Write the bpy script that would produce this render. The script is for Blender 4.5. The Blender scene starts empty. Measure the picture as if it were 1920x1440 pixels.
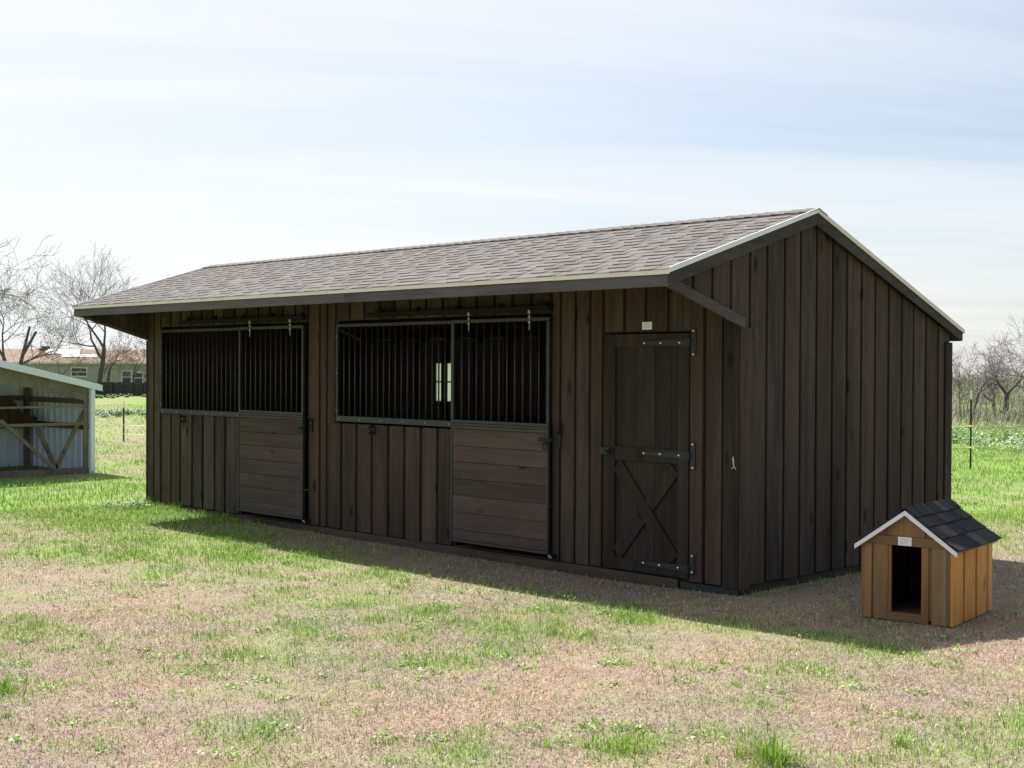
import bpy, math, random
import numpy as np
from mathutils import Vector, Matrix, noise as mnoise
R = math.radians
random.seed(7)
RNG = np.random.default_rng(11)
SC = bpy.context.scene
COL = SC.collection

# ------------------------------------------------------------------ camera
cam_d = bpy.data.cameras.new('camera'); cam = bpy.data.objects.new('camera', cam_d); COL.objects.link(cam)
cr = Vector((0.70140821, 0.71274355, 0.00481137)); cu = Vector((-0.01188595, 0.00494699, 0.99991712))
cf = Vector((-0.71266068, 0.70140727, -0.01194149))
M = Matrix((cr, cu, -cf)).transposed().to_4x4(); M.translation = Vector((6.3638669, -8.83026359, 1.75))
cam.matrix_world = M
cam_d.sensor_width = 36; cam_d.lens = 2513.2328 / 1920 * 36
cam_d.clip_start = 0.1; cam_d.clip_end = 8000
SC.camera = cam
CAM = np.array([6.3638669, -8.83026359])

# ------------------------------------------------------------------ light
SUNDIR = Vector((0.755, -0.03, -1.0)).normalized()          # the way the light travels
SUN_EL = math.asin(-SUNDIR.z)
SUN_AZ = math.atan2(-SUNDIR.x, -SUNDIR.y)                 # clockwise from +Y
sd = bpy.data.lights.new('sun', 'SUN'); sd.energy = 5.0; sd.angle = R(0.55); sd.color = (1.0, 0.965, 0.92)
so = bpy.data.objects.new('sun', sd); COL.objects.link(so)
so.rotation_euler = SUNDIR.to_track_quat('-Z', 'Y').to_euler()
SC.view_settings.view_transform = 'Standard'; SC.view_settings.look = 'None'
SC.view_settings.exposure = 0.90; SC.view_settings.gamma = 1

w = bpy.data.worlds.new('World'); SC.world = w; w.use_nodes = True
nt = w.node_tree; nt.nodes.clear(); N = nt.nodes; Lk = nt.links
def nn(tree, typ, **kw):
    n = tree.nodes.new(typ)
    for k, v in kw.items():
        if k in n.inputs: n.inputs[k].default_value = v
        else: setattr(n, k, v)
    return n
out = nn(nt, 'ShaderNodeOutputWorld'); bg = nn(nt, 'ShaderNodeBackground'); bg.inputs['Strength'].default_value = 0.072
sky = nn(nt, 'ShaderNodeTexSky', sky_type='NISHITA', sun_disc=False, sun_elevation=SUN_EL, sun_rotation=SUN_AZ, air_density=1.0, dust_density=1.2, ozone_density=2.0)
tc = nn(nt, 'ShaderNodeTexCoord'); sep = nn(nt, 'ShaderNodeSeparateXYZ'); Lk.new(tc.outputs['Generated'], sep.inputs[0])
zc = nn(nt, 'ShaderNodeMath', operation='MAXIMUM'); zc.inputs[1].default_value = 0.0; Lk.new(sep.outputs[2], zc.inputs[0])
za = nn(nt, 'ShaderNodeMath', operation='ADD'); za.inputs[1].default_value = 0.09; Lk.new(zc.outputs[0], za.inputs[0])
dx = nn(nt, 'ShaderNodeMath', operation='DIVIDE'); Lk.new(sep.outputs[0], dx.inputs[0]); Lk.new(za.outputs[0], dx.inputs[1])
dy = nn(nt, 'ShaderNodeMath', operation='DIVIDE'); Lk.new(sep.outputs[1], dy.inputs[0]); Lk.new(za.outputs[0], dy.inputs[1])
cmb = nn(nt, 'ShaderNodeCombineXYZ'); Lk.new(dx.outputs[0], cmb.inputs[0]); Lk.new(dy.outputs[0], cmb.inputs[1])
mp = nn(nt, 'ShaderNodeMapping'); mp0 = nn(nt, 'ShaderNodeMapping'); mp0.inputs['Rotation'].default_value = (0, 0, R(-55)); Lk.new(cmb.outputs[0], mp0.inputs[0]); mp.inputs['Scale'].default_value = (0.24, 1.15, 1)
mp.inputs['Location'].default_value = (1.3, 0.4, 0)
Lk.new(mp0.outputs[0], mp.inputs[0])
n1 = nn(nt, 'ShaderNodeTexNoise'); n1.inputs['Scale'].default_value = 0.62; n1.inputs['Detail'].default_value = 7; n1.inputs['Roughness'].default_value = 0.6; n1.inputs['Distortion'].default_value = 0.5
Lk.new(mp.outputs[0], n1.inputs['Vector'])
mr = nn(nt, 'ShaderNodeMapRange'); mr.inputs['From Min'].default_value = 0.3; mr.inputs['From Max'].default_value = 0.66
mr.inputs['To Min'].default_value = 0.46; mr.inputs['To Max'].default_value = 0.98; Lk.new(n1.outputs[0], mr.inputs[0])
# thin cloud thickens and glares towards the sun's side, thins away from it
dt = nn(nt, 'ShaderNodeVectorMath', operation='DOT_PRODUCT'); Lk.new(tc.outputs['Generated'], dt.inputs[0]); dt.inputs[1].default_value = -SUNDIR
mg = nn(nt, 'ShaderNodeMapRange'); mg.inputs['From Min'].default_value = 0.25; mg.inputs['From Max'].default_value = 0.8
mg.inputs['To Min'].default_value = -0.62; mg.inputs['To Max'].default_value = 0.28; Lk.new(dt.outputs['Value'], mg.inputs[0])
ad = nn(nt, 'ShaderNodeMath', operation='ADD', use_clamp=True); Lk.new(mr.outputs[0], ad.inputs[0]); Lk.new(mg.outputs[0], ad.inputs[1])
mx = nn(nt, 'ShaderNodeMix', data_type='RGBA'); hz = nn(nt, 'ShaderNodeMapRange'); hz.inputs['From Min'].default_value = 0.0; hz.inputs['From Max'].default_value = 0.16
hz.inputs['To Min'].default_value = 0.6; hz.inputs['To Max'].default_value = 0.0; Lk.new(zc.outputs[0], hz.inputs[0])
ah = nn(nt, 'ShaderNodeMath', operation='ADD', use_clamp=True); Lk.new(ad.outputs[0], ah.inputs[0]); Lk.new(hz.outputs[0], ah.inputs[1])
Lk.new(ah.outputs[0], mx.inputs['Factor']); Lk.new(sky.outputs[0], mx.inputs['A'])
mx.inputs['B'].default_value = (7.4, 7.5, 7.6, 1)
Lk.new(mx.outputs['Result'], bg.inputs[0]); Lk.new(bg.outputs[0], out.inputs[0])

# ------------------------------------------------------------------ materials
def new_mat(name):
    m = bpy.data.materials.new(name); m.use_nodes = True
    b = m.node_tree.nodes['Principled BSDF']; return m, m.node_tree, b
def math_n(t, op, a, b=None, clamp=False):
    n = t.nodes.new('ShaderNodeMath'); n.operation = op; n.use_clamp = clamp
    for i, v in enumerate((a, b)):
        if v is None: continue
        if isinstance(v, (int, float)): n.inputs[i].default_value = v
        else: t.links.new(v, n.inputs[i])
    return n.outputs[0]
def ramp(t, fac, stops):
    n = t.nodes.new('ShaderNodeValToRGB'); e = n.color_ramp.elements
    while len(e) < len(stops): e.new(0.5)
    for el, (p, c) in zip(e, stops): el.position = p; el.color = (*c, 1)
    t.links.new(fac, n.inputs[0]); return n.outputs[0]
def mixc(t, fac, a, b, mode='MIX'):
    n = t.nodes.new('ShaderNodeMix'); n.data_type = 'RGBA'; n.blend_type = mode
    for s, v in (('Factor', fac), ('A', a), ('B', b)):
        if isinstance(v, (int, float)): n.inputs[s].default_value = v
        elif isinstance(v, tuple): n.inputs[s].default_value = (*v, 1)
        else: t.links.new(v, n.inputs[s])
    return n.outputs['Result']
def noise_n(t, vec, scale, detail=4, rough=.55, dist=0):
    n = t.nodes.new('ShaderNodeTexNoise'); n.inputs['Scale'].default_value = scale; n.inputs['Detail'].default_value = detail
    n.inputs['Roughness'].default_value = rough; n.inputs['Distortion'].default_value = dist
    t.links.new(vec, n.inputs['Vector']); return n.outputs[0]

def wood(name, dark, mid, light, axis=2, rough=.8, grain=1.0, bump=.25, warm=(0.35, 0.16, 0.08), warm_amt=.25, knots=.5):
    """stained timber: grain along `axis`, each board shifted by its own tint attribute"""
    m, t, b = new_mat(name)
    tcn = t.nodes.new('ShaderNodeTexCoord'); at = t.nodes.new('ShaderNodeAttribute'); at.attribute_name = 'tint'
    mul = t.nodes.new('ShaderNodeVectorMath'); mul.operation = 'MULTIPLY'; mul.inputs[1].default_value = (37, 53, 71)
    t.links.new(at.outputs['Color'], mul.inputs[0])
    add = t.nodes.new('ShaderNodeVectorMath'); t.links.new(tcn.outputs['Object'], add.inputs[0]); t.links.new(mul.outputs[0], add.inputs[1])
    mpn = t.nodes.new('ShaderNodeMapping'); s = [1, 1, 1]; s[axis] = .07; mpn.inputs['Scale'].default_value = s
    t.links.new(add.outputs[0], mpn.inputs[0]); v = mpn.outputs[0]
    g1 = noise_n(t, v, 42 * grain, 6, .6, .4); g2 = noise_n(t, v, 9 * grain, 3, .5, .6)
    mpn2 = t.nodes.new('ShaderNodeMapping'); s = [1, 1, 1]; s[axis] = .35; mpn2.inputs['Scale'].default_value = s
    t.links.new(add.outputs[0], mpn2.inputs[0])
    g3 = noise_n(t, mpn2.outputs[0], 2.6, 4, .6)
    base = math_n(t, 'ADD', math_n(t, 'MULTIPLY', g1, .5), math_n(t, 'MULTIPLY', g2, .5))
    sepn = t.nodes.new('ShaderNodeSeparateColor'); t.links.new(at.outputs['Color'], sepn.inputs[0])
    base = math_n(t, 'ADD', base, math_n(t, 'MULTIPLY', math_n(t, 'SUBTRACT', sepn.outputs[0], .5), .26))
    base = math_n(t, 'ADD', base, math_n(t, 'MULTIPLY', math_n(t, 'SUBTRACT', g3, .5), .45))
    c = ramp(t, base, [(.22, dark), (.5, mid), (.8, light)])
    wf = math_n(t, 'MULTIPLY', math_n(t, 'MULTIPLY', sepn.outputs[1], g2), warm_amt * 2)
    c = mixc(t, wf, c, warm)
    # knots
    vo = t.nodes.new('ShaderNodeTexVoronoi'); mpn3 = t.nodes.new('ShaderNodeMapping'); s = [1, 1, 1]; s[axis] = .45
    mpn3.inputs['Scale'].default_value = s; t.links.new(add.outputs[0], mpn3.inputs[0]); t.links.new(mpn3.outputs[0], vo.inputs['Vector'])
    vo.inputs['Scale'].default_value = 4.2
    kn = t.nodes.new('ShaderNodeMapRange'); kn.inputs['From Min'].default_value = .07; kn.inputs['From Max'].default_value = .17
    kn.inputs['To Min'].default_value = knots; kn.inputs['To Max'].default_value = 0; t.links.new(vo.outputs['Distance'], kn.inputs[0])
    c = mixc(t, kn.outputs[0], c, tuple(x * .35 for x in dark))
    t.links.new(c, b.inputs['Base Color']); b.inputs['Roughness'].default_value = rough
    b.inputs['Specular IOR Level'].default_value = .25
    bp = t.nodes.new('ShaderNodeBump'); bp.inputs['Strength'].default_value = bump; bp.inputs['Distance'].default_value = .004
    t.links.new(g1, bp.inputs['Height']); t.links.new(bp.outputs[0], b.inputs['Normal'])
    return m
def plain(name, col, rough=.6, metal=0.0, var=.15, scale=8, spec=.5, bump=0):
    m, t, b = new_mat(name)
    tcn = t.nodes.new('ShaderNodeTexCoord'); n = noise_n(t, tcn.outputs['Object'], scale, 5, .6)
    c = ramp(t, n, [(.3, tuple(x * (1 - var) for x in col)), (.7, tuple(min(1, x * (1 + var)) for x in col))])
    t.links.new(c, b.inputs['Base Color']); b.inputs['Roughness'].default_value = rough; b.inputs['Metallic'].default_value = metal
    b.inputs['Specular IOR Level'].default_value = spec
    if bump:
        bp = t.nodes.new('ShaderNodeBump'); bp.inputs['Strength'].default_value = bump; bp.inputs['Distance'].default_value = .003
        n2 = noise_n(t, tcn.outputs['Object'], scale * 12, 3, .6)
        t.links.new(n2, bp.inputs['Height']); t.links.new(bp.outputs[0], b.inputs['Normal'])
    return m
def attr_mat(name, rough=.75, spec=.3, var=.2, scale=30, trans=0.0, bump=0):
    """colour comes from a per-face colour attribute (each tile's or blade's own colour)"""
    m, t, b = new_mat(name)
    at = t.nodes.new('ShaderNodeAttribute'); at.attribute_name = 'tint'
    tcn = t.nodes.new('ShaderNodeTexCoord'); n = noise_n(t, tcn.outputs['Object'], scale, 4, .65)
    g = ramp(t, n, [(.3, (1 - var,) * 3), (.7, (1 + var,) * 3)])
    c = mixc(t, 1.0, at.outputs['Color'], g, 'MULTIPLY')
    t.links.new(c, b.inputs['Base Color']); b.inputs['Roughness'].default_value = rough; b.inputs['Specular IOR Level'].default_value = spec
    if bump:
        bp = t.nodes.new('ShaderNodeBump'); bp.inputs['Strength'].default_value = bump; bp.inputs['Distance'].default_value = .002
        n2 = noise_n(t, tcn.outputs['Object'], 300, 2, .6)
        t.links.new(n2, bp.inputs['Height']); t.links.new(bp.outputs[0], b.inputs['Normal'])
    if trans:
        tr = t.nodes.new('ShaderNodeBsdfTranslucent'); t.links.new(c, tr.inputs[0])
        ms = t.nodes.new('ShaderNodeMixShader'); ms.inputs[0].default_value = trans
        t.links.new(b.outputs[0], ms.inputs[1]); t.links.new(tr.outputs[0], ms.inputs[2])
        t.links.new(ms.outputs[0], t.nodes['Material Output'].inputs['Surface'])
    return m

DK = ((.009, .0070, .0062), (.036, .0275, .0235), (.102, .078, .066))
M_SIDE = wood('stained_siding', *DK, axis=2, warm=(.10, .060, .040), warm_amt=.45, knots=.85)
M_TRIMX = wood('stained_trim_lengthways', (.05, .045, .048), (.105, .095, .102), (.16, .148, .158), axis=0, knots=.1, warm=(.07, .05, .04), warm_amt=.15)
M_TRIMY = wood('stained_trim_rake', (.034, .028, .027), (.066, .055, .053), (.105, .09, .088), axis=1, knots=.1, warm=(.08, .05, .04), warm_amt=.15)
M_DOORP = wood('stained_door_planks', (.034, .025, .023), (.074, .056, .051), (.125, .098, .09), axis=0, warm=(.12, .07, .055), warm_amt=.3, knots=.85)
M_TACK = wood('stained_tack_door', (.009, .0075, .0068), (.025, .0205, .0185), (.055, .045, .040), axis=2, warm=(.06, .035, .02), warm_amt=.25)
M_SKID = wood('treated_skid', (.02, .016, .012), (.048, .037, .028), (.09, .07, .053), axis=0, warm=(.1, .05, .025), warm_amt=.3)
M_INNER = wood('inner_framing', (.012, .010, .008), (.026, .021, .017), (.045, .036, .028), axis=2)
M_CEDAR = wood('honey_cedar', (.09, .055, .027), (.20, .133, .068), (.32, .22, .12), axis=2, warm=(.50, .21, .06), warm_amt=.45, knots=.7, rough=.65)
M_CEDARLIT = wood('orange_cedar_lit_side', (.24, .10, .026), (.56, .265, .062), (.76, .42, .14), axis=2, warm=(.62, .25, .05), warm_amt=.7, knots=.7, rough=.6)  # cedar made brighter and warmer in colour to imitate light on the right side
M_CEDARX = wood('honey_cedar_cross', (.09, .055, .024), (.20, .130, .060), (.31, .21, .105), axis=0, warm=(.42, .2, .07), warm_amt=.3, knots=.5, rough=.65)
M_PINE = wood('bare_pine_frame', (.09, .072, .055), (.18, .145, .11), (.28, .235, .185), axis=0, warm=(.3, .2, .12), warm_amt=.2)
M_STEEL = plain('black_steel', (.028, .028, .031), .5, .1, .2, 6)
M_STRAP = plain('black_hinge_steel', (.014, .015, .017), .6, 0, .15, 20)
M_TRACK = plain('black_track_steel', (.009, .009, .010), .75, 0, .15, 20, spec=.2)
M_HANG = plain('dull_zinc', (.42, .41, .38), .4, .7, .1, 40)
M_BOLT = plain('zinc_bolt', (.75, .74, .70), .28, .85, .1, 40)
M_DRIP = plain('galvanised_edge', (.74, .67, .62), .7, 0, .06, 3)
M_DRIPW = plain('white_edge_metal', (.82, .82, .86), .6, 0, .05, 5)
M_PAPER = plain('white_label', (.82, .82, .80), .6, 0, .03, 30)
M_INK = plain('grey_print', (.42, .44, .45), .7, 0, .1, 30)
M_SHINGLE = attr_mat('asphalt_shingle', .92, .12, .22, 55, bump=.5)
M_WMETAL = plain('white_ribbed_metal', (.82, .86, .96), .4, 0, .05, 3)
M_ROOFMETAL = plain('white_roof_metal', (.84, .86, .93), .5, 0, .04, 3)
M_TPOST = plain('dark_green_post', (.022, .028, .022), .6, .2, .2, 20)
M_WTIP = plain('white_post_tip', (.75, .77, .74), .6, 0, .06, 20)
M_YEL = plain('yellow_plastic', (.75, .52, .03), .5, 0, .06, 20)
M_WIRE = plain('pale_wire', (.70, .72, .68), .5, .1, .06, 20)
M_BARK = plain('grey_bark', (.095, .078, .076), .9, 0, .3, 2.5)
M_TWIG = plain('grey_twigs', (.20, .17, .175), .9, 0, .2, 1.0)
M_BROWNROOF = plain('brown_shingle_roof', (.225, .145, .098), .9, 0, .16, .9)
M_HWALL = plain('cream_siding', (.40, .37, .33), .7, 0, .06, .6)
M_HTRIM = plain('white_trim', (.72, .72, .70), .6, 0, .05, 2)
M_GLASSD = plain('dark_window_glass', (.05, .06, .065), .15, 0, .2, 2)
M_FENCE = wood('weathered_fence', (.024, .023, .024), (.045, .043, .044), (.08, .076, .074), axis=2, warm=(.06, .055, .05))
M_FROST = bpy.data.materials.new('frosted_pane'); M_FROST.use_nodes = True
_t = M_FROST.node_tree; _tr = _t.nodes.new('ShaderNodeBsdfTranslucent'); _tr.inputs[0].default_value = (.92, .91, .86, 1)
_t.links.new(_tr.outputs[0], _t.nodes['Material Output'].inputs['Surface'])

# ------------------------------------------------------------------ mesh helpers
class MB:
    def __init__(s): s.v = []; s.f = []; s.c = []
    def quadbox(s, P, col=None):
        """P: 8 points, bottom ring 0-3 (ccw seen from above), top ring 4-7"""
        k = len(s.v); s.v += [tuple(p) for p in P]
        col = col or (random.random(), random.random(), random.random())
        for q in ((3, 2, 1, 0), (4, 5, 6, 7), (0, 1, 5, 4), (1, 2, 6, 5), (2, 3, 7, 6), (3, 0, 4, 7)):
            s.f.append(tuple(k + i for i in q)); s.c.append(col)
    def box(s, x0, x1, y0, y1, z0, z1, col=None, j=0.0):
        r = (lambda: random.uniform(-j, j)) if j else (lambda: 0)
        s.quadbox([(x0+r(), y0+r(), z0), (x1+r(), y0+r(), z0), (x1+r(), y1, z0), (x0+r(), y1, z0),
                   (x0+r(), y0+r(), z1), (x1+r(), y0+r(), z1), (x1+r(), y1, z1), (x0+r(), y1, z1)], col)
    def bar(s, a, b, wx, wy, up=(0, 0, 1), col=None):
        """rectangular bar from a to b; wx across (perp. to up), wy along up"""
        a = Vector(a); b = Vector(b); d = (b - a).normalized(); up = Vector(up)
        sx = d.cross(up).normalized(); uy = sx.cross(d).normalized()
        P = []
        for c in (a, b):
            for i, k in ((-1, -1), (1, -1), (1, 1), (-1, 1)): P.append(c + sx * wx / 2 * i + uy * wy / 2 * k)
        s.quadbox(P, col)
    def prism(s, poly, n0, n1, ax, col=None):
        """polygon in the two axes other than ax, extruded n0..n1 along ax"""
        k = len(s.v); m = len(poly); o = [i for i in range(3) if i != ax]
        for n in (n0, n1):
            for p in poly:
                q = [0, 0, 0]; q[o[0]] = p[0]; q[o[1]] = p[1]; q[ax] = n; s.v.append(tuple(q))
        col = col or (random.random(), random.random(), random.random())
        s.f.append(tuple(range(k, k + m))); s.f.append(tuple(range(k + 2*m - 1, k + m - 1, -1))); s.c += [col, col]
        for i in range(m):
            j = (i + 1) % m; s.f.append((k + i, k + m + i, k + m + j, k + j)); s.c.append(col)
    def tube(s, pts, rads, n=6, col=None, cap=True):
        k0 = len(s.v); col = col or (random.random(), random.random(), random.random()); prev = None
        pts = [Vector(p) for p in pts]
        for i, p in enumerate(pts):
            d = (pts[min(i+1, len(pts)-1)] - pts[max(i-1, 0)]).normalized()
            if prev is None: a = d.orthogonal().normalized()
            else: a = (prev - d * prev.dot(d)).normalized()
            prev = a; b = d.cross(a)
            for q in range(n):
                t = 2 * math.pi * q / n; s.v.append(tuple(p + (a * math.cos(t) + b * math.sin(t)) * rads[i]))
        for i in range(len(pts) - 1):
            for q in range(n):
                r = (q + 1) % n; s.f.append((k0+i*n+q, k0+i*n+r, k0+(i+1)*n+r, k0+(i+1)*n+q)); s.c.append(col)
        if cap:
            s.f.append(tuple(k0 + n - 1 - q for q in range(n))); s.c.append(col)
            e = k0 + (len(pts)-1)*n; s.f.append(tuple(e + q for q in range(n))); s.c.append(col)
    def dome(s, c, nrm, r, h, n=10, col=None):
        """rounded bolt head on a surface"""
        nrm = Vector(nrm).normalized(); c = Vector(c)
        s.tube([c - nrm*.002, c + nrm*h*.45, c + nrm*h*.85, c + nrm*h], [r, r*.95, r*.6, r*.15], n, col)
    def xform(s, mat, start=0):
        for i in range(start, len(s.v)): s.v[i] = tuple(mat @ Vector(s.v[i]))
    def build(s, name, mat, parent=None, smooth=False, bevel=0):
        me = bpy.data.meshes.new(name); me.from_pydata(s.v, [], s.f)
        ca = me.color_attributes.new('tint', 'FLOAT_COLOR', 'CORNER')
        tot = np.array([len(f) for f in s.f]); cc = np.ones((len(s.f), 4), 'f'); cc[:, :3] = np.array(s.c, 'f')
        ca.data.foreach_set('color', np.repeat(cc, tot, axis=0).ravel())
        me.materials.append(mat)
        if smooth: me.polygons.foreach_set('use_smooth', [True] * len(me.polygons))
        me.validate()
        import bmesh
        bm = bmesh.new(); bm.from_mesh(me); bmesh.ops.recalc_face_normals(bm, faces=bm.faces); bm.to_mesh(me); bm.free()
        o = bpy.data.objects.new(name, me); COL.objects.link(o)
        if parent: o.parent = parent; o.matrix_parent_inverse = world_of(parent).inverted()
        if bevel:
            b = o.modifiers.new('bevel', 'BEVEL'); b.width = bevel; b.segments = 1; b.limit_method = 'ANGLE'
        return o
def world_of(o):
    m = o.matrix_basis.copy()
    while o.parent: m = o.parent.matrix_basis @ o.matrix_parent_inverse @ m if False else (o.parent.matrix_basis @ (o.matrix_parent_inverse @ m)); o = o.parent
    return m
def thing(name, label, cat, loc, group=None):
    o = bpy.data.objects.new(name, None); COL.objects.link(o); o.location = loc; o.empty_display_size = .2
    o['label'] = label; o['category'] = cat
    if group: o['group'] = group
    return o
def tag(o, label, cat, group=None):
    o['label'] = label; o['category'] = cat
    if group: o['group'] = group
    return o

# ------------------------------------------------------------------ ground
def vnoise(x, y, seed=0):
    x = np.asarray(x, float); y = np.asarray(y, float)
    xi = np.floor(x).astype(np.int64); yi = np.floor(y).astype(np.int64); fx = x - xi; fy = y - yi
    fx = fx*fx*(3-2*fx); fy = fy*fy*(3-2*fy)
    def h(a, b):
        n = (a * 374761393 + b * 668265263 + seed * 982451653) & 0x7fffffff
        n = ((n ^ (n >> 13)) * 1274126177) & 0x7fffffff
        return ((n ^ (n >> 16)) & 0xffff) / 65535.0
    return (h(xi, yi)*(1-fx) + h(xi+1, yi)*fx)*(1-fy) + (h(xi, yi+1)*(1-fx) + h(xi+1, yi+1)*fx)*fy
def fbm(x, y, seed=0, o=4):
    s = 0; a = .5; t = 0
    for i in range(o): s = s + a * vnoise(x, y, seed + i * 17); t += a; a *= .5; x = np.asarray(x) * 2.03 + 5.1; y = np.asarray(y) * 2.03 + 1.7
    return s / t
def sm(a, b, x): t = np.clip((x - a) / (b - a), 0, 1); return t*t*(3-2*t)
GX = np.array([-400, -30, -15, -12, -9, -6, -3.4, -1.2, 0, 1.5, 4, 400.]); GZ = np.array([-.085, -.085, -.085, -.08, -.055, -.08, -.09, -.10, -.075, -.07, -.07, -.07])
def gh(x, y):
    x = np.asarray(x, float); y = np.asarray(y, float)
    b = np.interp(x, GX, GZ); wgt = sm(-6, -1.5, y) * (1 - sm(3, 8, y)); b = b * wgt + -.075 * (1 - wgt)
    r = (fbm(x * .55, y * .55, 3) - .5) * .05
    near = sm(0, 1.2, np.maximum(np.maximum(-9.6 - x, x - .25), np.maximum(-.3 - y, y - 3.7)))
    r = r * near
    d = np.hypot(x - CAM[0], y - CAM[1])
    # spoil bank of the ditch beyond the right-hand field
    u = (x + 11.6) * .46 + (y - 28.6) * -.0
    q = np.hypot((x + 11.4) / 3.2, (y - 29.6) / .9)
    bank = .34 * np.exp(-q**2) * (.6 + .8 * fbm(x * 1.3, y * 1.3, 9))
    drop = .0065 * np.maximum(0, d - 32)          # the land falls away gently beyond the yard
    return b + r + bank - drop + sm(40, 120, d) * (fbm(x*.02, y*.02, 5) - .5) * .3
PATCH = [(-5.07, -2.1, 1.15, .75), (-4.5, -1.15, .75, .6), (-5.9, -.75, .6, .5), (-3.7, -1.35, .35, .3), (-9.2, -1.2, 1.4, .3), (-8.8, -.2, .35, .7), (-7.8, .0, .5, .7), (-3.6, -4.0, .4, .2),
         (-.94, -4.1, .28, .65), (.08, -1.3, .22, .7), (1.26, -2.33, .2, .6), (2.17, -1.88, .25, .55), (2.77, -3.6, .22, .6), (3.04, -2.92, .25, .6), (-1.6, -4.68, .3, .5), (-1.3, -2.28, .25, .35),
         (.46, -4.5, .35, .45), (2.2, -3.95, .25, .4), (1.6, -4.43, .25, .4), (-.97, -5.59, .3, .7), (-.41, -4.0, .3, .4), (2.06, -.92, .4, .5), (1.3, -.75, .3, .35), (-2.8, -1.35, .25, .3), (-2.6, -5.0, .7, .25), (.94, -5.14, .3, .4), (3.4, -2.2, .5, .4), (3.0, -1.2, .5, .4)]
def green_mask(x, y):
    x = np.asarray(x, float); y = np.asarray(y, float); d = np.hypot(x - CAM[0], y - CAM[1])
    base = .20 + .10 * sm(7.5, 12, d) + .66 * sm(13, 21, d)
    n = fbm(x * .8, y * .8, 21, 5) * .5 + fbm(x * 3.3, y * 3.3, 40, 3) * .5
    g = base + (n - .5) * 1.9
    for px, py, r, a in PATCH:
        e = ((x - px)**2 + (y - py)**2) / r**2
        g = g + .8 * a * np.exp(-e) * (.1 + 1.3 * fbm(x * 5, y * 5, 77, 3))
    g = g - .30 * sm(-.95, -.7, y) * (1 - sm(3.4, 4.4, y)) * sm(-6.8, -6.2, x) * (1 - sm(2.2, 3.0, x))
    under = (x > -9.4) & (x < .02) & (y > .0) & (y < 3.5)
    g = np.where(under, 0, g)
    # a drier track across the left-hand field
    tr = np.exp(-(((x * .45 + y * .89) - (-26 * .45 + 8.5 * .89)) / 1.6)**2) * (x < -14)
    g = g - .5 * tr
    return np.clip(g, 0, 1)

def axis_lines(a, b, step, far, gr):
    L = list(np.arange(a, b + 1e-6, step)); s = step; p = a
    lo = []
    while p > -far: s *= gr; p -= s; lo.append(p)
    s = step; p = L[-1]; hi = []
    while p < far: s *= gr; p += s; hi.append(p)
    return np.array(lo[::-1] + L + hi)
xs = axis_lines(-16, 8, .16, 3500, 1.045); ys = axis_lines(-9, 6, .16, 3500, 1.045)
X, Y = np.meshgrid(xs, ys, indexing='ij'); Z = gh(X, Y)
V = np.stack([X, Y, Z], -1).reshape(-1, 3); nx, ny = len(xs), len(ys)
I = (np.arange(nx - 1)[:, None] * ny + np.arange(ny - 1)[None, :]).ravel()
F = np.stack([I, I + ny, I + ny + 1, I + 1], 1)
def np_mesh(name, V, loops, starts, totals, mats, cols=None, smooth=False):
    me = bpy.data.meshes.new(name); me.vertices.add(len(V)); me.vertices.foreach_set('co', np.ascontiguousarray(V, 'f').ravel())
    me.loops.add(len(loops)); me.loops.foreach_set('vertex_index', np.ascontiguousarray(loops, 'i'))
    me.polygons.add(len(starts)); me.polygons.foreach_set('loop_start', np.ascontiguousarray(starts, 'i')); me.polygons.foreach_set('loop_total', np.ascontiguousarray(totals, 'i'))
    if smooth: me.polygons.foreach_set('use_smooth', np.ones(len(starts), bool))
    me.update(calc_edges=True)
    if cols is not None:
        ca = me.color_attributes.new('tint', 'FLOAT_COLOR', 'POINT'); c = np.ones((len(V), 4), 'f'); c[:, :3] = cols; ca.data.foreach_set('color', c.ravel())
    for m in mats: me.materials.append(m)
    o = bpy.data.objects.new(name, me); COL.objects.link(o); return o
gm = green_mask(V[:, 0], V[:, 1])
dirt = np.exp(-(((V[:, 0] + 11.4) / 3.6)**2 + ((V[:, 1] - 29.4) / 1.0)**2)**1.5)
dC = np.hypot(V[:, 0] - CAM[0], V[:, 1] - CAM[1])
m_ground, t, b = new_mat('pasture_ground')
at = t.nodes.new('ShaderNodeAttribute'); at.attribute_name = 'tint'; sp = t.nodes.new('ShaderNodeSeparateColor'); t.links.new(at.outputs['Color'], sp.inputs[0])
tcn = t.nodes.new('ShaderNodeTexCoord'); P = tcn.outputs['Object']
fn = noise_n(t, P, 60, 6, .7); mn = noise_n(t, P, 7, 6, .65); ln = noise_n(t, P, .5, 5, .6); xn = noise_n(t, P, 1.7, 5, .65)
straw = ramp(t, math_n(t, 'ADD', math_n(t, 'MULTIPLY', fn, .6), math_n(t, 'MULTIPLY', mn, .4)), [(.3, (.14, .10, .075)), (.5, (.29, .225, .17)), (.7, (.44, .36, .285))])
green = ramp(t, math_n(t, 'ADD', math_n(t, 'MULTIPLY', fn, .5), math_n(t, 'MULTIPLY', xn, .5)), [(.3, (.075, .13, .022)), (.5, (.17, .27, .05)), (.7, (.30, .42, .11))])
gf = math_n(t, 'ADD', sp.outputs[0], math_n(t, 'MULTIPLY', math_n(t, 'SUBTRACT', mn, .5), 1.6), True)
c = mixc(t, gf, straw, green)
brush = ramp(t, ln, [(.35, (.13, .115, .075)), (.6, (.20, .21, .10))])
c = mixc(t, sp.outputs[2], c, brush)
c = mixc(t, sp.outputs[1], c, (.085, .065, .05))
t.links.new(c, b.inputs['Base Color']); b.inputs['Roughness'].default_value = .95; b.inputs['Specular IOR Level'].default_value = .1
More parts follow.
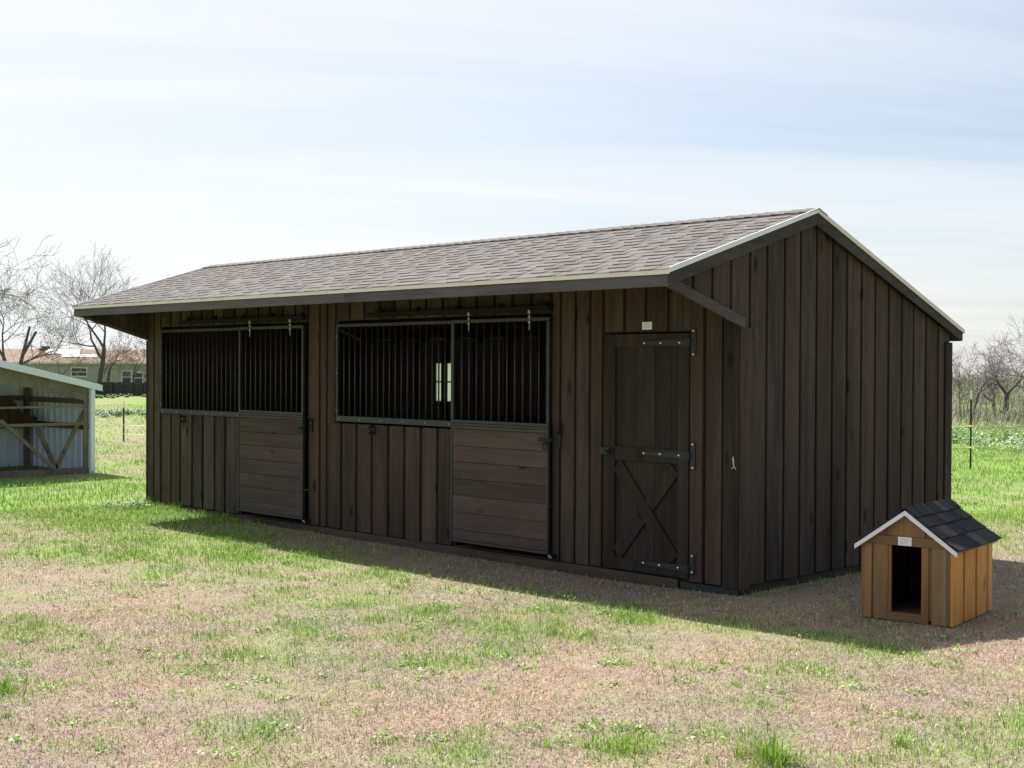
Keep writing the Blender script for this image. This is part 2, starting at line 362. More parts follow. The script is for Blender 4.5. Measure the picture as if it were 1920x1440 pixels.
bp = t.nodes.new('ShaderNodeBump'); bp.inputs['Strength'].default_value = .7; bp.inputs['Distance'].default_value = .02
t.links.new(fn, bp.inputs['Height']); t.links.new(bp.outputs[0], b.inputs['Normal'])
far_r = sm(42, 60, dC) * (V[:, 0] > -30)
far_l = sm(130, 200, dC)
gc = np.stack([gm, dirt, np.maximum(far_r * .75, far_l)], 1)
ground = np_mesh('ground', V, F.ravel(), np.arange(len(F)) * 4, np.full(len(F), 4), [m_ground], gc, True)
ground['kind'] = 'structure'

# ------------------------------------------------------------------ grass blades
SCX = np.array([-0.71266068, 0.70140727]) / math.hypot(-0.71266068, 0.70140727)
def scatter(n, d0, d1, half=33):
    r = np.sqrt(RNG.uniform(d0**2, d1**2, n)); a = math.atan2(SCX[1], SCX[0]) + np.radians(RNG.uniform(-half, half, n))
    x = CAM[0] + r * np.cos(a); y = CAM[1] + r * np.sin(a)
    inb = (x > -9.36) & (x < .0) & (y > .015) & (y < 3.48)
    dhx = (x - 1.179) * .9897 + (y + .086) * .1431; dhy = -(x - 1.179) * .1431 + (y + .086) * .9897
    dh = (dhx > -.02) & (dhx < .68) & (dhy > 0) & (dhy < .87)
    k = ~(inb | dh); return x[k], y[k], r[k]
def blades(x, y, h, wd, lean, col, tip=None, yaw=None):
    """three-vertex-row blades: base pair, mid pair, tip"""
    n = len(x); a = RNG.uniform(0, 2*np.pi, n) if yaw is None else yaw; z = gh(x, y) - .004
    dxy = np.stack([np.cos(a), np.sin(a)], 1); pw = np.stack([-np.sin(a), np.cos(a)], 1) * wd[:, None] * .5
    b0 = np.stack([x, y], 1); l1 = lean * .35; l2 = lean
    P = np.zeros((n, 5, 3))
    P[:, 0, :2] = b0 - pw; P[:, 1, :2] = b0 + pw; P[:, 0, 2] = P[:, 1, 2] = z
    m = b0 + dxy * (h * l1)[:, None]
    P[:, 2, :2] = m + pw * .75; P[:, 3, :2] = m - pw * .75; hz = h * np.sqrt(np.clip(1 - lean**2 * .6, .1, 1))
    P[:, 2, 2] = P[:, 3, 2] = z + hz * .6
    P[:, 4, :2] = b0 + dxy * (h * l2)[:, None]; P[:, 4, 2] = z + hz * np.clip(1 - lean * .25, .3, 1)
    C = np.repeat(col[:, None, :], 5, 1).copy()
    if tip is not None: C[:, 4] = tip
    return P.reshape(-1, 3), C.reshape(-1, 3)
def blade_mesh(name, parts, mat):
    P = np.concatenate([p for p, c in parts]); C = np.concatenate([c for p, c in parts]); n = len(P) // 5
    o = np.arange(n) * 5
    loops = np.stack([o, o+1, o+2, o+3, o+3, o+2, o+4], 1).ravel()
    st = np.stack([np.arange(n) * 7, np.arange(n) * 7 + 4], 1).ravel(); to = np.tile([4, 3], n)
    return np_mesh(name, P, loops, st, to, [mat], C)
M_BLADE = attr_mat('grass_blades', .6, .25, .12, 20, trans=.2)
def pick(pal, n, var=.18):
    pal = np.array(pal); c = pal[RNG.integers(0, len(pal), n)]; return np.clip(c * (1 + RNG.normal(0, var, (n, 1))), .01, .95)
STRAW = [(.37, .275, .215), (.43, .335, .265), (.31, .22, .165), (.50, .42, .35), (.36, .25, .195), (.25, .17, .125), (.42, .35, .25)]
GREEN = [(.20, .34, .045), (.26, .42, .06), (.14, .26, .035), (.33, .48, .10), (.24, .39, .05), (.38, .46, .15)]
GREENF = [(.18, .35, .05), (.24, .42, .07), (.15, .30, .045), (.30, .45, .10)]
def straw_tone(x, y, c):
    a = fbm(x * 1.6, y * 1.6, 131, 4)[:, None]; b_ = fbm(x * .7, y * .7, 171, 4)[:, None]; f = fbm(x * 9, y * 9, 151, 3)[:, None]
    c = c * (1 + (a - .5) * np.array([[.55, .15, .05]]) * 1.3) * (1 + (b_ - .5) * np.array([[-.1, .15, -.25]]) * 1.3)
    return np.clip(c * (.86 + .62 * f), .02, .9)
dry = []; grn = []
for n, d0, d1, sc in ((330000, 5.0, 10.5, 1.0), (260000, 10.5, 18, 1.4), (170000, 18, 34, 2.2), (90000, 34, 75, 4.5)):
    x, y, r = scatter(n, d0, d1); g = green_mask(x, y); u = RNG.uniform(0, 1, len(x))
    bare = fbm(x * 1.1, y * 1.1, 55) ; keep = u > sm(.52, .68, bare) * .55
    x, y, r, g = x[keep], y[keep], r[keep], g[keep]
    isg = RNG.uniform(0, 1, len(x)) < (sm(.2, 1.0, g) * .72 + .06)
    k = ~isg; m = k.sum(); s = (1 + (sc - 1) * .28)
    dry.append(blades(x[k], y[k], RNG.uniform(.015, .038, m) * s, RNG.uniform(.0025, .0055, m) * sc, RNG.uniform(.6, 1.35, m), straw_tone(x[k], y[k], pick(STRAW, m))))
    k = isg; m = k.sum()
    hh = RNG.uniform(.02, .05, m) * s * (1 + .6 * g[k])
    grn.append(blades(x[k], y[k], hh, RNG.uniform(.0028, .0055, m) * sc, RNG.uniform(.15, .85, m), pick(GREEN if d0 < 18 else GREENF, m)))
# tufts of longer grass
tx, ty, tr = scatter(700, 5.5, 16); tg = green_mask(tx, ty)
TUFT = [(px, py, r_ * .8, int(60 * a * r_ / .3), .06) for px, py, r_, a in PATCH if r_ < .5] + [(2.80, -3.6, .13, 260, .16), (2.70, -3.52, .08, 70, .11), (2.62, -3.62, .10, 60, .08), (2.2, -3.95, .13, 90, .08), (2.05, -4.05, .08, 40, .07), (-.97, -5.59, .10, 90, .09), (3.06, -2.9, .10, 60, .07), (1.9, -4.2, .10, 60, .06)]
TUFT += [(a, b, .03 + .05 * random.random(), random.randint(8, 34), random.uniform(.03, .06)) for a, b, g in zip(tx, ty, tg) if g > .12]
TUFT += [(x_, -.03 - random.random() * .10, .07, 26, .08) for x_ in np.arange(-9.5, -6.6, .2)] + [(.05 + random.random() * .1, y_, .07, 22, .07) for y_ in np.arange(.1, 3.4, .25)]
TUFT += [(-9.2, -.12, .14, 120, .15), (-8.9, -.05, .12, 80, .12), (-8.5, -.06, .1, 60, .16), (-7.9, -.05, .14, 70, .1), (-7.4, -.1, .1, 60, .12)]
for px, py, r_, n, h in TUFT:
    rr = r_ * np.abs(RNG.normal(0, .62, n)); aa = RNG.uniform(0, 6.283, n)
    x = px + rr * np.cos(aa); y = py + rr * np.sin(aa)
    k = ~((x > -9.36) & (x < .0) & (y > .0) & (y < 3.48)); x = x[k]; y = y[k]; aa = aa[k] + RNG.normal(0, .6, k.sum()); m = len(x)
    if m: grn.append(blades(x, y, RNG.uniform(.45, 1.15, m) * h, RNG.uniform(.003, .007, m), RNG.uniform(.1, .9, m), pick(GREEN, m), yaw=aa))
o = blade_mesh('dry_grass', dry, M_BLADE); o['kind'] = 'stuff'
tag(o, 'short tan dormant grass covering the yard', 'grass')
o = blade_mesh('green_grass', grn, M_BLADE); o['kind'] = 'stuff'
tag(o, 'fresh green spring grass growing in patches through the dry turf', 'grass')
# small broad leaves / weeds
def leafcloud(name, cx, cy, sx, sy, n, h, ls, pal, label, ang=0, clumps=40):
    ccx = RNG.normal(0, sx, clumps); ccy = RNG.normal(0, sy, clumps); ch = RNG.uniform(.4, 1, clumps) * h
    k = RNG.integers(0, clumps, n); jr = max(.05, .315 * h); x = ccx[k] + RNG.normal(0, jr, n); y = ccy[k] + RNG.normal(0, jr, n)
    ca, sa = math.cos(ang), math.sin(ang); X_, Y_ = cx + x * ca - y * sa, cy + x * sa + y * ca
    z = gh(X_, Y_) + ch[k] * RNG.uniform(0.02, 1, n) ** .8
    a = RNG.uniform(0, 6.283, n); tl = RNG.uniform(-.9, .9, n); L = ls * RNG.uniform(.6, 1.3, n)
    d = np.stack([np.cos(a) * np.cos(tl), np.sin(a) * np.cos(tl), np.sin(tl)], 1) * L[:, None]
    s = np.stack([-np.sin(a), np.cos(a), RNG.uniform(-.5, .5, n)], 1) * (L * .32)[:, None]
    c = np.stack([X_, Y_, z], 1)
    P = np.stack([c - d * .5, c + s, c + d * .5, c - s], 1).reshape(-1, 3)
    C = np.repeat(pick(pal, n), 4, 0)
    o = np_mesh(name, P, np.arange(4 * n), np.arange(n) * 4, np.full(n, 4), [M_BLADE], C); o['kind'] = 'stuff'
    tag(o, label, 'weeds'); return o
PALE = [(.26, .36, .18), (.38, .45, .30), (.20, .31, .11), (.46, .52, .38), (.16, .27, .08)]
WGREEN = [(.16, .27, .07), (.24, .38, .09), (.12, .2, .05), (.3, .42, .16)]
leafcloud('pale_weeds', -4.5, 21.9, 2.3, 1.1, 14000, .52, .065, PALE, 'pale silvery green weeds standing in the field right of the barn', R(10), 150)
leafcloud('green_weeds', -9.0, 24.5, 3.2, 1.0, 14000, .38, .07, WGREEN, 'low mid green weeds in front of the ditch bank', R(10), 120)
leafcloud('far_weeds', -84.5, 40.5, 8.0, 2.0, 9000, .20, .16, WGREEN, 'leafy green weeds growing along the foot of the dark board fence', R(-62), 140)
leafcloud('pale_far_weeds', -43.0, 17.7, 2.2, .9, 4000, .28, .11, PALE, 'pale weeds in the field beyond the left stake', R(-62), 50)
leafcloud('clover', -6.2, -1.2, 3.0, .7, 2600, .05, .022, GREEN, 'clover leaves scattered through the green grass before the barn', 0, 60)
leafcloud('yard_weeds', .6, -3.3, 2.3, 1.2, 4200, .035, .024, GREEN + PALE[:2], 'small broad leaved weeds dotted through the dry turf', R(45), 90)
leafcloud('white_clover', -9.25, -.35, .28, .12, 500, .13, .035, PALE, 'pale sunlit weeds at the far corner of the barn', 0, 14)

# ------------------------------------------------------------------ barn
L_, D_, OV = 9.35, 3.48, .983
ZE, YR, ZR, RB, ZB, G = 2.5255, .9887, 3.1298, .1141, 2.1674, .0716
SF = (ZR - ZE) / (YR + OV); SB = (ZR - ZB) / (D_ + RB - YR)
def rz(y): return ZE + (y + OV) * SF if y < YR else ZR - (y - YR) * SB
def dz(y): return 2.372 + (y + OV) * (2.085 - 2.372) / OV          # lower edge of the overhang's end panel
barn = thing('horse_barn', 'long dark brown board and batten horse barn with grey shingle roof and front overhang', 'barn', (-L_/2, D_/2, 0))

# siding: backing sheet and raised boards (front)
def boards(mb, edges, z0, z1, gap=.042, y0=0, y1=.02, stag=.006):
    for a, b in zip(edges[:-1], edges[1:]):
        wv = random.uniform(-.003, .003); dz_ = random.uniform(-stag, stag)
        mb.box(a + gap*.5, b - gap*.5, y0 + random.uniform(-.003, .002), y1, z0 + dz_, z1, j=.0015)
fw = MB()
boards(fw, [-9.35, -9.19, -9.02], 0, 2.66)
boards(fw, [-9.007, -8.771, -8.539, -8.262, -8.015, -7.75, -7.515, -7.215], .005, 1.145)
boards(fw, [-5.84, -5.62, -5.488], .0, 2.66); boards(fw, [-5.485, -5.33], 1.145, 2.66)
boards(fw, [-5.485, -5.227, -4.967, -4.704, -4.43, -4.173, -3.914, -3.662, -3.432], .0, 1.145)
boards(fw, [-2.10, -1.985, -1.80, -1.624, -1.465], .0, 2.66, gap=.03)
fw.box(-.494, -.368, -.016, .0195, -.01, 2.66); boards(fw, [-.358, -.169], -.01, 2.66, gap=.03)
boards(fw, list(np.arange(-9.02, -5.84, .2446)), 2.26, 2.66); boards(fw, list(np.arange(-5.33, -2.1, .2484)), 2.26, 2.66)
boards(fw, [-1.465, -1.22, -.975, -.73, -.482], 2.07, 2.66)
fw.box(-.160, -.004, -.012, .03, -.02, 2.66)                           # corner post face
# recessed sheet behind the boards (around the openings)
for a, b_, z0, z1 in ((-9.34, -9.02, 0, 2.64), (-9.02, -7.2, 0, 1.14), (-9.02, -2.1, 2.25, 2.64), (-5.86, -5.32, 0, 2.25), (-5.32, -3.42, 0, 1.14), (-2.11, -1.46, 0, 2.64), (-1.46, -.48, 2.06, 2.64), (-.50, -.01, 0, 2.64)):
    fw.box(a, b_, .0215, .045, z0, z1)
fw.build('front_wall', M_SIDE, barn, bevel=.003)

def gable(x_in, x_out, name, sgn):
    """x_in: recessed plane, x_out: board faces"""
    mb = MB(); top = .115
    ys = [-OV + .02, -.86, -.62, -.375, -.13, .124, .362, .615, .852, 1.096, 1.348, 1.582, 1.822, 2.059, 2.294, 2.536, 2.754, 2.987, 3.227, 3.47]
    def lo(y): return dz(y) + .02 if y < 0 else random.uniform(-.006, .006)
    for a, b_ in zip(ys[:-1], ys[1:]):
        a += .016; b_ -= .016
        cuts = [a, b_]
        if a < 0 < b_: cuts = [a, -.0005, .0005, b_]
        if a < YR < b_: cuts = [a, YR, b_]
        z0 = lo(b_) if b_ > 0 else None
        poly = [(y, (dz(y) + .015 if y < 0 else z0)) for y in cuts] + [(y, rz(y) - top) for y in cuts[::-1]]
        mb.prism(poly, min(x_in, x_out + sgn*random.uniform(-.003, .002)), max(x_in, x_out), 0)
    xs_ = sorted((x_in - sgn * .0015, x_in - sgn * .022))
    mb.prism([(-OV+.03, dz(-OV+.03)+.02), (0, dz(0)+.02), (0.002, .0), (D_-.03, .0), (D_-.03, rz(D_-.03)-top-.003), (YR, rz(YR)-top-.003), (-OV+.03, rz(-OV+.03)-top-.003)], xs_[0], xs_[1], 0)
    o = mb.build(name, M_SIDE, barn, bevel=.003)
    t_ = MB(); xa, xb = sorted((x_out + sgn * .002, x_out + sgn * .024))
    t_.prism([(-OV + .012, dz(-OV)+.0), (.035, dz(.035)), (.035, dz(.035)+.085), (-OV + .012, dz(-OV)+.085)], xa, xb, 0)
    t_.build('brace_board', M_TRIMY, barn, bevel=.003)
    return o
gable(-.022, 0.0, 'gable_wall', 1)
gable(-L_ + .022, -L_, 'gable_wall', -1)
for q in ((.002, .020, -.012, .125, -.02, 2.085), (-.06, .0, 3.4815, 3.4995, 0, 2.0), (.0065, .019, 3.35, 3.48, 0, 2.02), (-L_ - .02, -L_ - .002, -.012, .12, 0, 2.08)):
    cb = MB(); cb.box(*q); cb.build('corner_board', M_SIDE, barn, bevel=.003)
# rear wall with the small rear window opening
bw = MB(); wx0, wx1, wz0, wz1 = -7.60, -7.22, 1.29, 1.81
for a, b_, z0, z1 in ((-9.32, wx0, 0, 2.14), (wx1, -.03, 0, 2.14), (wx0, wx1, 0, wz0), (wx0, wx1, wz1, 2.14)): bw.box(a, b_, 3.44, 3.46, z0, z1)
for x_ in np.arange(-9.3, -.2, .25):
    if wx0 - .22 < x_ < wx1: continue
    bw.box(x_ + .02, x_ + .23, 3.4615, 3.48, 0, 2.14)
bw.build('rear_wall', M_SIDE, barn)
rw = MB(); rw.box(wx0 - .03, wx1 + .03, 3.43, 3.439, 1.545, 1.565); rw.box(wx0-.04, wx0, 3.42, 3.439, wz0-.03, wz1+.03); rw.box(wx1, wx1+.04, 3.42, 3.439, wz0-.03, wz1+.03)
rwo = rw.build('rear_window', M_STEEL, barn)
p_ = MB(); p_.box(wx0, wx1, 3.445, 3.449, wz0, wz1); p_.build('pane', M_FROST, rwo)
# inner framing: partitions, floor, posts
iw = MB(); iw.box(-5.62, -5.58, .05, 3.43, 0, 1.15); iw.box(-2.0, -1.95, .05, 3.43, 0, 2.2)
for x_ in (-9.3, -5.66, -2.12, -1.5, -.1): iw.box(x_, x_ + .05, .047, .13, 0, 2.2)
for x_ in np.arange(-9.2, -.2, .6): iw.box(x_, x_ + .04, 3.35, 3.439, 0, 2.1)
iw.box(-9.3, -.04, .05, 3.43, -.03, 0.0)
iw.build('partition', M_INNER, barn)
# skid
sk = MB(); sk.box(-9.34, -.62, -.012, .085, -.17, -.008); sk.box(-9.3, -.03, 3.3, 3.4, -.17, -.005); sk.box(-.12, -.03, .1, 3.3, -.15, -.012)
sk.build('skid', M_SKID, barn, bevel=.004)
gap_shade = MB(); gap_shade.box(-.60, -.02, .005, .09, -.16, -.022); gap_shade.build('skid', M_STRAP, barn)  # black block painting in the shaded gap under the near corner

# roof: deck, rafters, shingles
rf = MB(); T = .03
x0, x1 = -L_ - G, G
for (ya, yb) in ((-OV, YR), (YR, D_ + RB)):
    a, b_ = rz(ya) - .03, (ZR - .03 if ya < YR else rz(yb) - .03)
    if ya >= YR: a = ZR - .03
    rf.quadbox([(x0+.002, ya+.001, a-T), (x1-.002, ya+.001, a-T), (x1-.002, yb-.001, b_-T), (x0+.002, yb-.001, b_-T), (x0+.002, ya+.001, a), (x1-.002, ya+.001, a), (x1-.002, yb-.001, b_), (x0+.002, yb-.001, b_)])
for x_ in np.arange(-L_ + .35, -.2, .58):
    for (ya, yb) in ((-OV + .03, YR - .005), (YR + .005, D_ + RB - .03)):
        za, zb_ = rz(ya) - .063, rz(yb) - .063
        rf.quadbox([(x_, ya, za-.085), (x_+.04, ya, za-.085), (x_+.04, yb, zb_-.085), (x_, yb, zb_-.085), (x_, ya, za), (x_+.04, ya, za), (x_+.04, yb, zb_), (x_, yb, zb_)])
roof = rf.build('roof', M_INNER, barn)
def shingle_plane(mb, xa, xb, ya, za, yb, zb, exp, cols, tabw=(.12, .34), thick=(.0035, .0055), spot=.42, lift=.0008, alt=False):
    o0 = Vector((0, ya, za)); up = Vector((0, yb - ya, zb - za)); S = up.length; up.normalize()
    nrm = Vector((1, 0, 0)).cross(up); nrm = nrm if nrm.z > 0 else -nrm
    n = int(math.ceil(S / exp)); 
    def slab(a, b, s0, s1, h0, h1, t0, t1, col):
        def p(x, s, h): return Vector((x, 0, 0)) + o0 + up * s + nrm * h
        if yb > ya: mb.quadbox([p(a, s0, h0), p(b, s0, h0), p(b, s1, h1), p(a, s1, h1), p(a, s0, h0+t0), p(b, s0, h0+t0), p(b, s1, h1+t1), p(a, s1, h1+t1)], col)
        else: mb.quadbox([p(b, s0, h0), p(a, s0, h0), p(a, s1, h1), p(b, s1, h1), p(b, s0, h0+t0), p(a, s0, h0+t0), p(a, s1, h1+t1), p(b, s1, h1+t1)], col)
    for i in range(n):
        s0 = i * exp - (.012 if i == 0 else 0); s1 = min(S, (i + 1) * exp + .03)
        x = xa; hi = False
        while x < xb - 1e-4:
            e = min(xb, x + random.uniform(*tabw)); wv = random.uniform(-.0025, .0025)
            c = random.choice(cols); f = random.uniform(.95, 1.05); c = tuple(v * f for v in c)
            hi = (not hi if random.random() < .85 else hi) if alt else random.random() < spot
            th = thick[0] + (thick[1] if hi else 0)
            slab(x, e, s0 + wv, s1, lift, 0.0, th, .001, c)
            x = e
SH = [(.160, .147, .140), (.153, .140, .133), (.168, .155, .147), (.148, .135, .128), (.162, .148, .141), (.134, .121, .113)]
sh = MB()
shingle_plane(sh, x0 + .004, x1 - .004, -OV - .012, ZE - .032, YR, ZR - .028, .1375, SH, tabw=(.12, .19), alt=True)
shingle_plane(sh, x0 + .004, x1 - .004, D_ + RB + .012, rz(D_+RB) - .032, YR, ZR - .028, .1375, SH)
x_ = x0 + .004
while x_ < x1 - .02:
    e = min(x1 - .004, x_ + .14); c = random.choice(SH)
    for sgn, sl in ((-1, SF), (1, SB)):
        y1_ = YR + sgn * .13; z1_ = ZR - .13 * sl
        P_ = [(x_, YR, ZR - .012), (e + .02, YR, ZR - .018), (e + .02, y1_, z1_ - .018), (x_, y1_, z1_ - .012)]
        P_ = P_ + [(p[0], p[1], p[2] + (.006 if k in (0, 3) else .004)) for k, p in enumerate(P_)]
        sh.quadbox(P_, c)
    x_ = e
sh.build('shingles', M_SHINGLE, roof)
# fascia and barge boards
fa = MB(); fa.box(-L_ - .045, -3.9, -OV - .002, -OV + .02, 2.368, 2.482, j=.001); fa.box(-3.899, .045, -OV - .003, -OV + .02, 2.366, 2.482, j=.001)
fa.build('fascia', M_TRIMX, barn, bevel=.003)
fb = MB(); fb.box(-L_ - .04, .045, D_ + RB - .02, D_ + RB, 2.035, 2.13); fb.build('fascia', M_TRIMX, barn)
def barge(xc, ya, yb):
    mb = MB(); pa, pb = (ya, rz(ya)), (yb, rz(yb))
    mb.prism([(ya, rz(ya) - .155 if ya != -OV else 2.372), (yb, rz(yb) - (.155 if yb != D_+RB else .13)), (yb, rz(yb) - .045), (ya, rz(ya) - .045)], xc, xc + .02, 0)
    return mb.build('barge_board', M_TRIMY, barn, bevel=.003)
for xc in (.046, -L_ - .066):
    barge(xc, -OV, YR - .001); barge(xc, YR + .001, D_ + RB)
# metal drip edges
de = MB(); xa = x0
for xb, c in ((x0 + .34, 0), (-7.22, 1), (-4.15, 2), (-1.1, 3), (x1, 4)):
    zj = random.uniform(-.002, .002)
    de.box(xa + .002, xb - .002, -OV - .02, -OV - .013, 2.458 + zj, ZE - .028 + zj); de.box(xa+.002, xb-.002, -OV - .0125, -OV + .01, ZE - .0395 + zj, ZE - .0345 + zj); xa = xb
de.build('drip_edge', M_DRIP, roof)
for xc in (G - .004, x0 - .006):
    for ya, yb, m in ((-OV - .018, YR, 0), (YR, D_ + RB + .018, 1)):
        r_ = MB(); r_.prism([(ya, rz(ya) - .052), (yb, rz(yb) - .052), (yb, rz(yb) - .012), (ya, rz(ya) - .012)], xc, xc + .010, 0)
        r_.build('rake_edge', M_DRIPW if m == 0 else M_DRIP, roof)

# stall grilles, doors, tracks
def frame_rect(mb, xa, xb, za, zb, yc, w_, d_, wb=None):
    wb = wb or w_
    mb.box(xa, xa + w_, yc - d_/2, yc + d_/2, za + wb, zb - w_); mb.box(xb - w_, xb, yc - d_/2, yc + d_/2, za + wb, zb - w_)
    mb.box(xa, xb, yc - d_/2, yc + d_/2, zb - w_, zb); mb.box(xa, xb, yc - d_/2, yc + d_/2, za, za + wb)
def grille(name, parent, xa, xb, za, zb, yc, nb, wb=.03, fixed=False):
    mb = MB(); frame_rect(mb, xa, xb, za, zb, yc, .034, .03, wb)
    g_ = mb.build(name, M_STEEL, parent, bevel=.003)
    br = MB()
    for i in range(nb):
        x = xa + .034 + (xb - xa - .068) * (i + 1) / (nb + 1)
        br.tube([(x, yc, za + wb - .005), (x, yc, zb - .03)], [.0085, .0085], 8)
    br.build('bars', M_STEEL, g_, smooth=True)
    if fixed:
        for px_, pz_ in [(xa + .06 + (xb - xa - .12) * i / 5, za + .03) for i in range(6)] + [(xa + .012, za + .12 + i * .4) for i in range(3)]:
            s_ = MB(); s_.dome((px_, yc - .0155, pz_), (0, -1, 0), .006, .005); s_.build('screw', M_BOLT, g_)
    return g_
grille('window_grille', barn, -9.01, -7.16, 1.150, 2.215, .0, 17, .062, True)
grille('window_grille', barn, -5.315, -3.42, 1.165, 2.215, .0, 18, .062, True)
def stall_door(xa, xb, fresh):
    yc = -.055
    fr = MB(); frame_rect(fr, xa, xb, .055, 1.215, yc, .026, .036)
    d = fr.build('stall_door', M_STEEL, barn, bevel=.003)
    if fresh: d['label'] = 'sliding stall door with a faint reddish stain on its top plank'
    grille('door_grille', d, xa, xb, 1.2155, 2.215, yc, 11 if fresh else 11, .03)
    pl = MB(); z = .082; hs = [.10, .165, .165, .16, .165, .155, .165]; hs.append(1.188 - .082 - sum(hs))
    for h in hs:
        if h < .03: continue
        pl.box(xa + .0265, xb - .0265, yc - .012 + random.uniform(-.002, .001), yc + .012, z + .0015, z + h - .0015, j=.0008); z += h
    pl.build('planks', M_DOORP, d, bevel=.003)
    # hanger bolts
    for f in (.195, .815):
        x = xa + (xb - xa) * f; h_ = MB()
        h_.tube([(x, yc - .022, 2.10), (x, yc - .022, 2.30)], [.0045, .0045], 8)
        h_.tube([(x, yc - .022, 2.165), (x, yc - .022, 2.18)], [.013, .013], 6); h_.tube([(x, yc - .022, 2.2155), (x, yc - .022, 2.228)], [.014, .014], 6)
        h_.tube([(x, yc - .022, 2.248), (x, yc - .022, 2.255), (x, yc - .022, 2.27)], [.010, .017, .017], 10); h_.tube([(x, yc - .022, 2.272), (x, yc - .022, 2.282)], [.014, .014], 10)
        h_.build('hanger_bolt', M_HANG, d, smooth=False)
    # latch: plate, bolt, ring
    l_ = MB(); x = xb
    l_.box(x - .12, x + .05, yc - .03, yc - .0185, 1.085, 1.115); l_.box(x - .055, x + .01, yc - .034, yc - .0305, 1.06, 1.13)
    l_.tube([(x - .10, yc - .04, 1.10), (x + .05, yc - .04, 1.10)], [.009, .009], 8)
    pts = [(x - .02 + .026 * math.cos(a), yc - .046, 1.045 + .034 * math.sin(a)) for a in np.linspace(0, 2*math.pi, 15)]
    l_.tube(pts, [.0065] * 15, 6)
    l_.box(x + .055, x + .10, -.02, -.004, 1.04, 1.17); l_.tube([(x + .075, -.02, 1.15), (x + .085, -.05, 1.19), (x + .1, -.055, 1.23)], [.012, .011, .007], 6)
    l_.build('latch', M_STRAP, d)
    # floor guide
    g_ = MB(); g_.box(xb + .004, xb + .05, -.075, -.015, .02, .06); g_.build('floor_guide', M_STRAP, barn)
    for gx_, gz_ in ((.02, .045), (.043, .035)):
        s2 = MB(); s2.dome((xb + gx_, -.076, gz_), (0, -1, 0), .008, .006); s2.build('guide_bolt', M_BOLT, barn)
stall_door(-7.125, -5.835, False)
stall_door(-3.385, -2.062, True)
for xa, xb in ((-8.45, -5.84), (-4.68, -2.07)):
    tk = MB(); tk.box(xa, xb, -.082, -.076, 2.272, 2.318); tk.box(xa, xb, -.0755, -.030, 2.313, 2.318); tk.box(xa, xb, -.0295, -.024, 2.272, 2.318)
    for x_ in np.arange(xa + .1, xb, .6): tk.box(x_, x_ + .05, -.0235, -.001, 2.285, 2.36)
    tk.build('door_track', M_TRACK, barn)
for x_ in (-8.43, -4.665):                              # blanket hooks below the windows
    h_ = MB(); h_.box(x_ - .022, x_ + .022, -.012, -.001, 1.05, 1.135)
    h_.tube([(x_, -.012, 1.125), (x_, -.05, 1.13), (x_, -.078, 1.11)], [.012, .012, .012], 8); h_.tube([(x_, -.012, 1.065), (x_, -.05, 1.055), (x_, -.078, 1.075)], [.012, .012, .012], 8)
    pts = [(x_ + .03 * math.cos(a), -.03, 1.075 + .03 * math.sin(a)) for a in np.linspace(0, 2*math.pi, 13)]; h_.tube(pts, [.006] * 13, 6)
    h_.build('tie_ring', M_STRAP, barn, smooth=False)

# tack room door
xa, xb, z0, z1 = -1.447, -.505, .012, 2.047
td = MB(); e = xa + .135
pw = (xb - xa - .02) / 5
for i in range(5): td.box(xa + .01 + i*pw, xa + .01 + (i+1)*pw - .003, .0, .018, z0, z1)
door = td.build('tack_door', M_TACK, barn)
fr = MB()
fr.box(xa, xa + .135, -.020, -.0005, z0, z1, j=.001); fr.box(xb - .115, xb, -.020, -.0005, z0, z1, j=.001)
for za, zb in ((1.935, z1), (.957, 1.075), (z0, .105)): fr.box(xa + .1355, xb - .1155, -.0195, -.0005, za, zb, j=.001)
fr.build('door_frame', M_TACK, door, bevel=.003)
_u = 0
A, B = (xa + .14, -.011, .93), (xb - .12, -.011, .13)
bx2 = MB()
def flat_bar(mb, a, b, wv, y0, y1):
    a = Vector((a[0], 0, a[1])); b = Vector((b[0], 0, b[1])); d = (b - a).normalized(); n_ = Vector((-d.z, 0, d.x)) * wv / 2
    poly = [((a + n_).x, (a + n_).z), ((b + n_).x, (b + n_).z), ((b - n_).x, (b - n_).z), ((a - n_).x, (a - n_).z)]
    mb.prism(poly, y0, y1, 1)
flat_bar(bx2, (xa + .165, .915), (xb - .15, .15), .125, -.0188, -.0005)
C_ = ((xa + xb) / 2 + .005, .53)
flat_bar(bx2, (xa + .165, .15), (C_[0] - .045, C_[1] - .055), .125, -.0175, -.0005); flat_bar(bx2, (C_[0] + .045, C_[1] + .055), (xb - .15, .915), .125, -.0175, -.0005)
bx2.build('cross_brace', M_TACK, door, bevel=.003)
for zc_ in (1.968, 1.030, .093):
    hg = MB(); tip = -.985
    hg.prism([(tip - .012, zc_), (tip + .0, zc_ + .012), (-.515, zc_ + .032), (-.515, zc_ - .032), (tip, zc_ - .012)], -.027, -.0207, 1)
    h0, h1 = (zc_ - .105, zc_ + .105) if zc_ > .2 else (zc_ - .03, zc_ + .12)
    hg.box(-.478, -.432, -.027, -.0165 + .012, h0, h1); hg.tube([(-.497, -.03, zc_ - .034), (-.497, -.03, zc_ + .034)], [.016, .016], 10)
    ho = hg.build('strap_hinge', M_STRAP, door)
    for x_, z_ in [(tip + .008, zc_), (-.80, zc_), (-.60, zc_), (-.455, h0 + .008), (-.455, h1 - .008)]:
        bo = MB(); bo.dome((x_, -.027, z_), (0, -1, 0), .0115, .010); bo.build('hinge_bolt', M_BOLT, ho, smooth=True)
